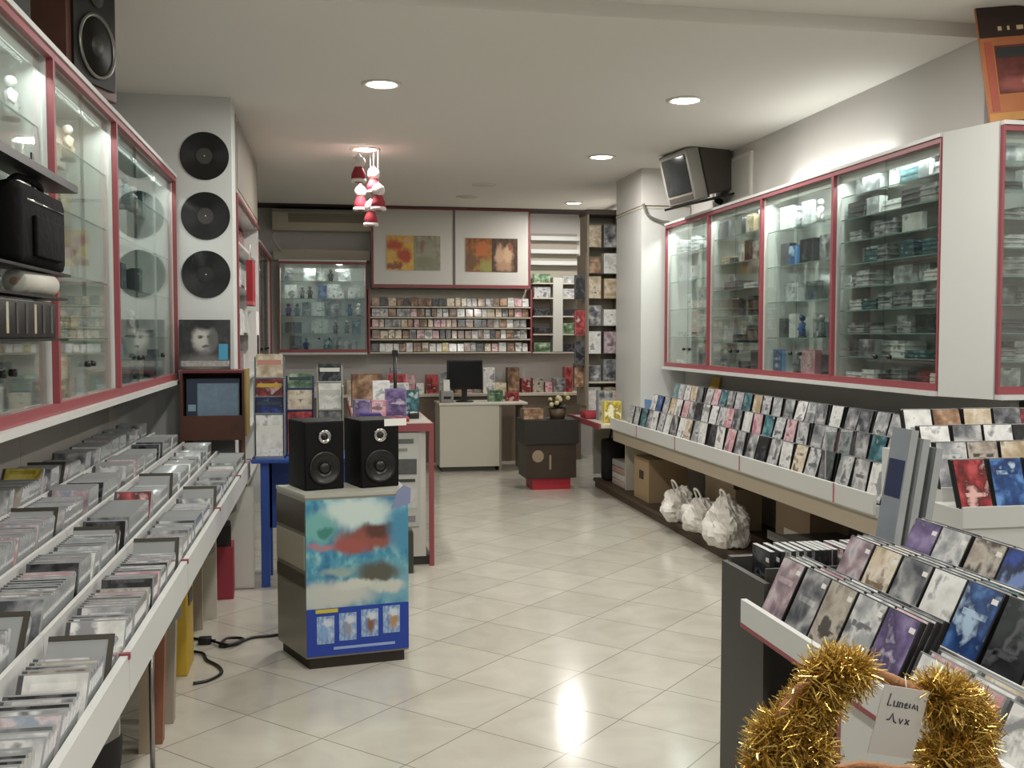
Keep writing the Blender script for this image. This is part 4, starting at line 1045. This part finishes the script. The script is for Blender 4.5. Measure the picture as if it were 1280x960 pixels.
# things that stick out of the tiers
o = MB().box(-.005, .005, -.07, .07, 0, .26, mat('leaf_yellow', 'c8b53c', .5)).box(.005, .006, -.06, .06, .05, .2, mat('leaf_olive', '6d6238', .5)).build('price_flag', None, (3.12, 8.05, .895), (0, rad(12), rad(8))); tag(o, 'yellow card sticking up from the top tier near the white column', 'card')
o = MB().box(-.09, .09, 0, .02, 0, .13, mat('blue_box', '6f95c8', .4, noise=.3, nscale=10)).build('blue_pack', None, (2.8, 8.7, .7985), (0, 0, rad(-80))); tag(o, 'light blue pack on the tiers at the foot of the white column', 'pack')

# clear divider sheets
SHEET = glass('acrylic', 'dde4e2', .08)
yd = min(POCK, key=lambda v: abs(v-4.93))-.001
o = MB().box(2.53, 2.69, yd-.001, yd+.001, .7006, 1.0, SHEET).box(2.524, 2.53, yd-.001, yd+.001, .7006, 1.0, CLEAR).build('acrylic_divider'); tag(o, 'clear acrylic divider sheet standing across the tiers of the wall counter', 'divider')

# ------------------------------------------------------------------ under the right counter
t = thing('book_pile', 'pale stack of boxed paper goods on the low shelf under the counter end', 'stack', (2.78, 9.2, .091))
for i in range(4): MB().rbox(-.12, .12, -.2, .2, i*.06, i*.06+.055, [mat('pile_pink', 'b8a39a', .6), mat('pile_white', 'c6c2ba', .6), mat('pile_rose', 'a88a84', .6), mat('pile_grey', '9c9c98', .6)][i], .006).build('bundle', t)
t = thing('cardboard_box', 'tall beige cardboard box on the low shelf under the counter', 'box', (2.78, 8.4, .091))
MB().box(-.14, .2, -.2, .22, 0, .36, CARD).build('body', t)
MB().box(-.145, -.14, -.05, .06, .18, .25, mat('box_hole', '3a2e22', .8)).build('hand_hole', t)
MB().box(-.14, .2, -.01, .01, .36, .364, mat('tape', 'b8a888', .4)).build('tape', t)
t = thing('cardboard_box', 'open cardboard carton with a raised flap behind the white bags under the counter', 'box', (2.97, 7.2, .091))
MB().box(-.1, .1, -.3, .3, 0, .3, mat('cardboard_light', 'b3a288', .8)).build('body', t)
MB().box(-.12, -.112, -.28, .28, .3, .44, mat('cardboard_light', 'b3a288', .8), Matrix.Translation((0, 0, 0)) @ Matrix.Rotation(rad(2), 4, 'Y')).build('flap', t)
t = thing('cardboard_box', 'brown carton standing under the counter between the bags and the front display', 'box', (2.97, 5.9, .091))
MB().box(-.15, .1, -.25, .22, 0, .36, mat('cardboard_mid', '94806a', .8)).build('body', t); MB().box(-.151, -.15, -.1, .1, .1, .2, PAPER).build('sticker', t)
from mathutils import noise as mno
PLASTIC = mat('bag_plastic', 'd6d2ca', .4)
def crumple(r, sc, seed, seg=44):
    b = MB(); b.ball((0, 0, 0), r, PLASTIC, (1, 1, 1), seg)
    out = []
    for v in b.v:
        q = Vector(v)
        k = 1+.42*mno.noise(q*9+Vector((seed*5.1, 0, 0)))+.2*abs(mno.noise(q*24+Vector((0, seed*3.3, 0))))+.09*mno.noise(q*60)
        q = Vector((q.x*k*sc[0], q.y*k*sc[1], max(q.z*k*sc[2], -r*sc[2]*.8)))
        out.append(tuple(q))
    b.v = out; b.s = [False]*len(b.s)
    return b
for i, (y, r, z, sc, lab) in enumerate(((7.42, .145, .3, (.8, 1.2, .9), 'crumpled white plastic bag under the counter beside the tall cardboard box'), (6.93, .15, .25, (.8, 1.25, .9), 'crumpled white plastic bag in the middle of the three under the counter'), (6.44, .155, .28, (.8, 1.2, 1.1), 'biggest crumpled white plastic bag under the counter by the brown carton'))):
    t = thing('plastic_bag', lab, 'bag', (2.62, y, .092+r*sc[2]*.8), 0, 'white bags under the counter')
    crumple(r, sc, i+1).build('body', t)
    MB().tube(smooth_path([(0, -.05, r*sc[2]*.75), (-.03, -.03, r*sc[2]+.05), (-.04, .03, r*sc[2]+.06), (0, .05, r*sc[2]*.75)]), .008, PLASTIC, 6).build('handle', t)
o = MB().box(-.2, .25, -.35, .35, 0, .02, mat('dark_tray', '4a4a48', .4)).box(-.2, -.19, -.35, .35, .02, .05, mat('dark_tray2', '2a2a28', .4)).build('tray', None, (2.75, 5.3, .3)); tag(o, 'dark flat tray under the counter near the front display', 'tray')
for y in (5.0, 5.6):
    MB().box(-.18, .2, y-5.3-.01, y-5.3+.01, -.208 if y > 5.5 else -.3, -.001, BLACK).build('foot', o)

# ------------------------------------------------------------------ dark display with plant and red foot
t = thing('promo_display', 'dark brown cardboard display with red base standing in the aisle', 'display', (1.87, 9.65, 0))
MB().box(.07, .45, .03, .35, 0, .115, mat('display_red', '9c1f2c', .5)).build('red_base', t)
MB().box(0, .5, 0, .38, .115, .45, mat('display_brown', '33281e', .5)).build('body', t)
p = MB().box(.02, .48, -.003, 0, .13, .44, mat('display_print', '3f3226', .4, noise=.5, nscale=9)).build('printed_front', t)
MB().ball((.12, -.004, .33), .06, mat('display_pale', '8a7a62', .5), (1, .02, 1), 14).build('pale_print', p)
MB().box(.23, .25, -.005, -.003, .2, .34, mat('display_pale', '8a7a62', .5)).build('pale_bar', p)
MB().box(-.02, .52, -.02, .4, .45, .68, mat('display_dark', '1f1a14', .6)).build('upper_bin', t)
rp = random.Random(8)
t = thing('christmas_plant', 'small dark green plant with cream blossoms on top of the brown display', 'plant', (2.22, 9.83, .6805))
MB().lathe([(.07, 0), (.09, .1), (.085, .1)], mat('pot', '5a4a38', .6), 18).build('pot', t)
fb = MB(); LG = mat('leaf_green', '2f3a22', .6)
for i in range(46):
    a = rp.uniform(0, 2*PI); el = rp.uniform(-.1, 1.2); L = rp.uniform(.07, .15)
    dv = Vector((math.cos(a)*math.cos(el), math.sin(a)*math.cos(el), math.sin(el))); sd_ = dv.cross(Vector((0, 0, 1))).normalized()*.022
    p0 = Vector((0, 0, .1)); p1 = p0+dv*L*.6; p2 = p0+dv*L
    fb.add([p0, p1-sd_, p2, p1+sd_, p1+Vector((0, 0, -.004))], [(0, 1, 2, 3), (0, 4, 1), (0, 3, 4), (1, 4, 2), (3, 2, 4)], LG)
fb.build('leaves', t)
for i in range(9):
    a = rp.uniform(0, 2*PI)
    MB().ball((math.cos(a)*.1, math.sin(a)*.08-.03, .14+rp.uniform(0, .1)), .024, mat('blossom', 'b8ac84', .7), seg=10).build('blossom', t)
simple_box(1.96, 9.72, .6805, .2, .2, .1, 'brown', 'dark brown box lying on the brown display beside the plant', 'carton')
t = thing('handbag', 'black bag with handles standing on the low brown shelf under the red-edged shelf', 'bag', (2.75, 9.62, .091), 0)
MB().rbox(-.12, .12, -.1, .1, .0, .4, mat('black_cloth', '12110f', .8), .03).build('body', t); MB().tube([(-.06, 0, .39), (-.04, -.02, .5), (.04, -.02, .5), (.06, 0, .39)], .01, BLACK).build('handle', t)
simple_box(2.58, 9.1, .6905, .16, .1, .2, 'yellow', 'tan framed box on the red-edged end shelf', 'carton')
simple_box(2.6, 9.42, .6905, .14, .1, .28, 'grey', 'black and white patterned box on the red-edged end shelf', 'carton')
o = MB().rbox(2.44, 2.7, 9.56, 9.8, .6905, .76, mat('red_cloth', '96303c', .8, bump=.4, bscale=20), .02).build('red_cloth'); tag(o, 'folded red cloth on the end shelf behind the plant', 'cloth')

# ------------------------------------------------------------------ counter that faces the entrance (corner)
t = thing('corner_counter', 'white tiered counter under the corner cabinet, facing the entrance', 'counter', (0, 0, 0))
cz = [.83, .875, .925, .98]; cy = [3.53, 3.73, 3.93, 4.13]; cx0 = [2.46, 2.5, 2.56, 2.6]
for k in range(4):
    MB().box(cx0[k]-.075, 4.6, cy[k], cy[k]+(.199 if k < 3 else .22), .6, cz[k], WHITE).build('tier', t)
    MB().box(cx0[k]-.075, 4.6, cy[k]-.01, cy[k], cz[k]-.07, cz[k]+.012, WHITE).build('tier_rail', t)
MB().box(2.64, 4.6, 3.58, 4.3, 0, .599, OFFW).build('body', t)
MB().box(3.3, 4.6, 4.36, 4.38, .92, 1.19, mat('counter_backboard', 'a9a7a0', .6)).build('backboard', t)
cp = [['red', 'blue', 'brown', 'beige', 'grey', 'brown'], ['silver', 'taupe', 'beige', 'yellow', 'grey', 'white'], ['white', 'grey', 'white', 'black', 'white', 'grey'], ['white', 'brown', 'beige', 'grey', 'red', 'white']]
for k in range(4):
    x = cx0[k]; i = 0
    while x < 3.5:
        pal = cp[k][i % 6]; lean = rad(rd.uniform(12, 20)); rz_ = rd.uniform(-.02, .02)
        for j in range(2):
            lab = f'{pal} film case, {["lowest", "second", "third", "topmost"][k]} tier of the corner counter, {ORD[i]} from the media counter' if j == 0 else f'film case behind the {ORD[i]} on the {["lowest", "second", "third", "topmost"][k]} tier of the corner counter'
            put(dvd(pal), 'film_case', (x, cy[k]+.012+j*.0185, cz[k]+.015*math.sin(lean)+.0006), (-lean, 0, rz_), lab, 'film case', 'film cases on the corner counter')
        x += rd.choice((.143, .147, .152)); i += 1

# ------------------------------------------------------------------ front display counter with DVD tiers
XG = 1.235
t = thing('tiered_display', 'dark grey and white tiered display counter beside the wicker basket, full of film cases', 'display counter', (0, 0, 0))
GY0, GY1 = .9, 2.85
MB().box(XG+.03, XG+.05, 2.82, 3.15, 0, .765, DARK).build('end_panel', t)
MB().box(XG+.05, 2.3, 3.12, 3.15, 0, .78, DARK).build('far_panel', t)
MB().box(XG+.12, XG+.14, GY0, 2.72, 0, .62, mat('painted_under_shade', '1b1915', .7)).build('under_panel', t)  # near-black colour painted in for the shadow beneath the lip
MB().box(XG-.02, XG, GY0, 2.26, 0, .63, WHITE).build('front_panel', t)
MB().box(XG-.022, XG, 2.26, 2.275, 0, .63, RED).build('red_edge', t)
MB().box(XG-.03, XG-.012, GY0, GY1, .645, .715, WHITE).build('front_lip', t)
MB().box(XG-.031, XG+.1, GY0, GY1, .632, .645, RED).build('red_trim', t)
gx = [XG-.012, XG+.2, XG+.41]; gz = [.67, .725, .77]
for k in range(3):
    MB().box(gx[k], gx[k]+.212 if k < 2 else 2.28, GY0, GY1, gz[k]-.025 if k == 0 else gz[k]-.09, gz[k], WHITE).build('tier', t)
    if k: MB().box(gx[k]-.006, gx[k], GY0, GY1, gz[k]-.05, gz[k]+.035, WHITE).build('tier_rail', t)
MB().box(XG+.052, 1.9, GY1+.005, GY1+.015, .55, .8, DARK).build('bin_wall', t)
MB().box(XG+.052, 1.9, GY1+.015, 3.12, .63, .645, DARK).build('bin_floor', t)
MB().box(1.9, 2.28, GY1, 3.12, 0, .75, DARK).build('rear_block', t)

# detailed film cases: case, printed sleeve, spine, price sticker
def dvd_full(pal):
    w, h, th = .136, .19, .015
    o = MB().rbox(-w/2, w/2, 0, th, 0, h, mat('case_black', '1a1a1b', .35), .0025).build('film_case')
    MB().box(-w/2+.004, w/2-.003, -.001, -.0001, .003, h-.003, cover(pal)).build('printed_sleeve', o)
    MB().box(-w/2+.001, w/2-.001, .0, th, h+.0001, h+.0008, TOPC).build('clear_wrap', o)
    MB().box(w/2-.03, w/2-.008, -.0016, -.001, h-.035, h-.022, PAPER).build('price_sticker', o)
    return o
FD = {}
def fdvd(pal, *a):
    if pal not in FD:
        o = FD[pal] = dvd_full(pal); loc, rot, lab, cat, grp = a
        o.location = loc; o.rotation_euler = rot; return tag(o, lab, cat, grp)
    loc, rot, lab, cat, grp = a
    return inst(FD[pal], loc, rot, lab, cat, grp)
gp = [['rose', 'grey', 'taupe', 'silver', 'violet', 'silver', 'white', 'beige', 'rose', 'beige', 'white', 'grey'],
      ['rose', 'beige', 'grey', 'white', 'blue', 'black', 'taupe', 'grey', 'beige', 'blue', 'black', 'grey'],
      ['violet', 'silver', 'taupe', 'navy', 'grey', 'silver', 'blue', 'grey', 'navy', 'silver', 'blue', 'grey']]
gt = ['lip-side', 'middle', 'highest']
for k in range(3):
    y = 2.74; i = 0
    lean = rad(25)
    while y > 1.2:
        small = k == 0 and y < 2.12          # the near part of the lowest tier holds paler, shorter cases, built below
        if small: break
        n = 4 if k < 2 else 2
        for j in range(n):
            x = gx[k]+.02+j*.0189
            pal = gp[k][i % 12] if j == 0 else rd.choice(dpal)
            lab = f'{pal} film case in front, {gt[k]} tier of the end display, {ORD[i]} from its end bin' if j == 0 else f'{ORD[j]} film case in the pocket {ORD[i]} from the end bin, {gt[k]} tier'
            fdvd(pal, (x, y, gz[k]+.015*math.sin(lean)+.0006), (-lean, 0, -PI/2), lab, 'film case', f'film cases on the {gt[k]} display tier')
        y -= rd.choice((.14, .144, .152)); i += 1
y = 2.0; i = 0
while y > 1.3:
    for j in range(3):
        pal = ['white', 'pink', 'white', 'beige'][(i+j) % 4]
        put(cd_proto(pal), 'disc_case', (gx[0]+.03+j*.0235, y, gz[0]+.02*math.sin(rad(25))+.0006), (rad(-25), 0, -PI/2), f'{ORD[j]} {pal} disc case in pocket {ORD[i]} of the near lip-side tier behind the basket', 'disc case', 'disc cases behind the basket')
    y -= .155; i += 1
# cases in the far end bin of the display, spines up
x = 1.33; i = 0
while x < 1.66:
    pal = rd.choice(['black', 'grey', 'silver', 'pink', 'black'])
    fdvd(pal, (x, 2.99, .6455), (0, 0, -PI/2), f'{pal} film case upright in the dark end bin, {ORD[i]} from the aisle', 'film case', 'film cases in the end bin')
    x += rd.choice((.02, .026, .035)); i += 1

# tall folders leaning behind the end bin
for i, (x, c, lab) in enumerate(((1.72, 'silver', 'tall silver folder with navy strip standing in the end bin behind the blue film cases'), (1.765, 'white', 'tall white plastic folder standing between two others in the end bin'), (1.815, 'grey', 'tall grey plastic folder in the end bin, on the corner counter side'))):
    b_ = MB().box(-.011, .011, -.05, .06, 0, .56-.03*i, mat('folder_'+c, {'silver': '8f979e', 'white': 'bcbfba', 'grey': '8a8f92'}[c], .2, noise=.35, nscale=9)).box(-.012, .012, -.051, -.05, 0, .56-.03*i, CLEAR)
    if i == 0: b_.box(-.0125, -.011, -.04, .05, .34, .46, mat('strip_navy', '2a3350', .3))
    o = b_.build('plastic_folder', None, (x, 2.97, .6495), (0, rad(9), 0)); tag(o, lab, 'folder')

# ------------------------------------------------------------------ basket with tinsel and hand-written card
BX, BY, BZ = .885, 1.5, .56
t = thing('wicker_basket', 'wicker basket with arched handle wound with gold tinsel, beside the display counter', 'basket', (BX, BY, BZ))
WICK = mat('wicker', 'a8764a', .6, noise=.3, nscale=40, bump=.6, bscale=70)
bw = MB()
for i in range(9):
    z = .016+i*.02; r = .155+.04*i/8
    pts = [(r*1.1*math.cos(a*2*PI/40), r*.7*math.sin(a*2*PI/40), z+.004*math.sin(a*PI/2+i*PI)) for a in range(41)]
    bw.tube(pts, .0105, WICK, 6)
bw.lathe([(.16, .0), (.16, .01)], WICK, 24, Matrix.Diagonal((1.1, .7, 1, 1)))
bw.build('bowl', t)
hp = [(-.215, 0, .17), (-.205, 0, .28), (-.165, 0, .36), (-.1, 0, .405), (-.032, 0, .398), (.04, 0, .368), (.12, 0, .325), (.175, 0, .27), (.215, 0, .19), (.215, 0, .15)]
HP = smooth_path(hp, 8)
MB().tube(HP, .0095, WICK, 8).build('handle', t)
# pedestal under the basket
g = thing('pedestal', 'small dark pedestal carrying the wicker basket', 'pedestal', (BX, BY, 0))
MB().box(-.12, .12, -.1, .1, .54, .5595, DARK).build('top', g)
MB().box(-.05, .05, -.05, .05, .02, .54, DARK).build('column', g); MB().box(-.14, .14, -.12, .12, 0, .02, DARK).build('foot', g)
# tinsel
GOLD = mat('tinsel_gold', 'e0c270', .3, .85)
GOLD2 = mat('tinsel_gold_deep', 'b5944a', .35, .8)
rg = random.Random(77)
def tinsel(path, label, R0, n):
    b = MB()
    P = smooth_path(path, 10)
    b.tube(P, .006, GOLD2, 6)
    for _ in range(n):
        f = rg.uniform(0, len(P)-1.001); i = int(f); p = P[i].lerp(P[i+1], f-i)
        dv = Vector((rg.gauss(0, 1), rg.gauss(0, 1), rg.gauss(0, 1))).normalized()
        L = R0*rg.uniform(.55, 1.15); sd_ = dv.orthogonal().normalized(); sd_.rotate(Matrix.Rotation(rg.uniform(0, 6.28), 3, dv)); sd_ *= .0011
        cv = Vector((rg.gauss(0, 1), rg.gauss(0, 1), rg.gauss(0, 1)))*L*.16
        q1 = p+dv*L*.5+cv; q2 = p+dv*L
        b.add([p-sd_, p+sd_, q1+sd_, q1-sd_, q2+sd_*.6, q2-sd_*.6], [(0, 1, 2, 3), (3, 2, 4, 5)], GOLD if rg.random() < .7 else GOLD2)
    o = b.build('tinsel_garland'); return tag(o, label, 'tinsel')
def hpw(p): return (p[0]+BX, p[1]+BY, p[2]+BZ)
tinsel([hpw((-.055, 0, .4)), hpw((-.1, 0, .4)), hpw((-.115, 0, .36)), hpw((-.15, 0, .33)), hpw((-.14, -.02, .28)), hpw((-.19, -.005, .31)), hpw((-.205, -.01, .26)), hpw((-.22, -.03, .22)), hpw((-.19, -.04, .21)), hpw((-.11, -.05, .2))], 'gold tinsel garland wound down the aisle end of the basket handle', .05, 15000)
tinsel([hpw((.085, 0, .35)), hpw((.12, 0, .335)), hpw((.15, 0, .3)), hpw((.12, -.02, .27)), hpw((.09, -.02, .25)), hpw((.14, -.02, .22)), hpw((.11, -.03, .19)), hpw((.03, -.04, .18))], 'gold tinsel garland bunched on the display end of the basket handle', .055, 14000)
# card
g = thing('hand_written_card', 'white hand-written card hung from the wicker basket handle between the tinsel', 'card', (.878, 1.478, .815), 0, rot=(rad(3), rad(13), rad(4)))
MB().box(-.042, .042, 0, .0015, .012, .125, mat('card_white', 'c9c6c0', .6)).build('card', g)
INK = mat('ink', '35323c', .6)
ink = MB()
def stroke(pts): ink.tube([(x*.85, -.0008, z*.86-.003) for x, z in pts], .0011, INK, 5)
# first line: six letters, second line: a figure and a mark
stroke([(-.032, .135), (-.034, .112), (-.026, .113)])
stroke([(-.021, .122), (-.02, .112), (-.013, .112), (-.013, .122), (-.0125, .111)])
stroke([(-.008, .111), (-.008, .121), (-.002, .12), (-.002, .111)])
stroke([(.003, .116), (.009, .117), (.007, .121), (.003, .118), (.004, .112), (.01, .112)])
stroke([(.014, .121), (.014, .112)])
stroke([(.02, .112), (.023, .121), (.027, .112)]); stroke([(.03, .12), (.033, .11)])
stroke([(-.028, .085), (-.022, .086), (-.018, .098), (-.012, .084), (-.006, .081)])
stroke([(-.001, .09), (.003, .081), (.007, .09)])
stroke([(.013, .091), (.021, .081)]); stroke([(.021, .09), (.013, .081)])
ink.build('handwriting', g)
MB().tube([(0, .001, .122), (0, .012, .14)], .001, PAPER, 6).build('thread', g)

# ------------------------------------------------------------------ light and view
wd = bpy.data.worlds.new('world'); SC.world = wd; wd.use_nodes = True
bg = wd.node_tree.nodes['Background']; bg.inputs[0].default_value = (.75, .82, .9, 1); bg.inputs[1].default_value = .6
SC.view_settings.view_transform = 'Standard'
try: SC.view_settings.look = 'None'
except Exception: pass
SC.view_settings.gamma = 1; SC.view_settings.use_curve_mapping = False
SC.view_settings.exposure = 0.1
SC.cycles.max_bounces = 10; SC.cycles.transparent_max_bounces = 24
SC.cycles.use_denoising = True
SC.cycles.sample_clamp_indirect = 8
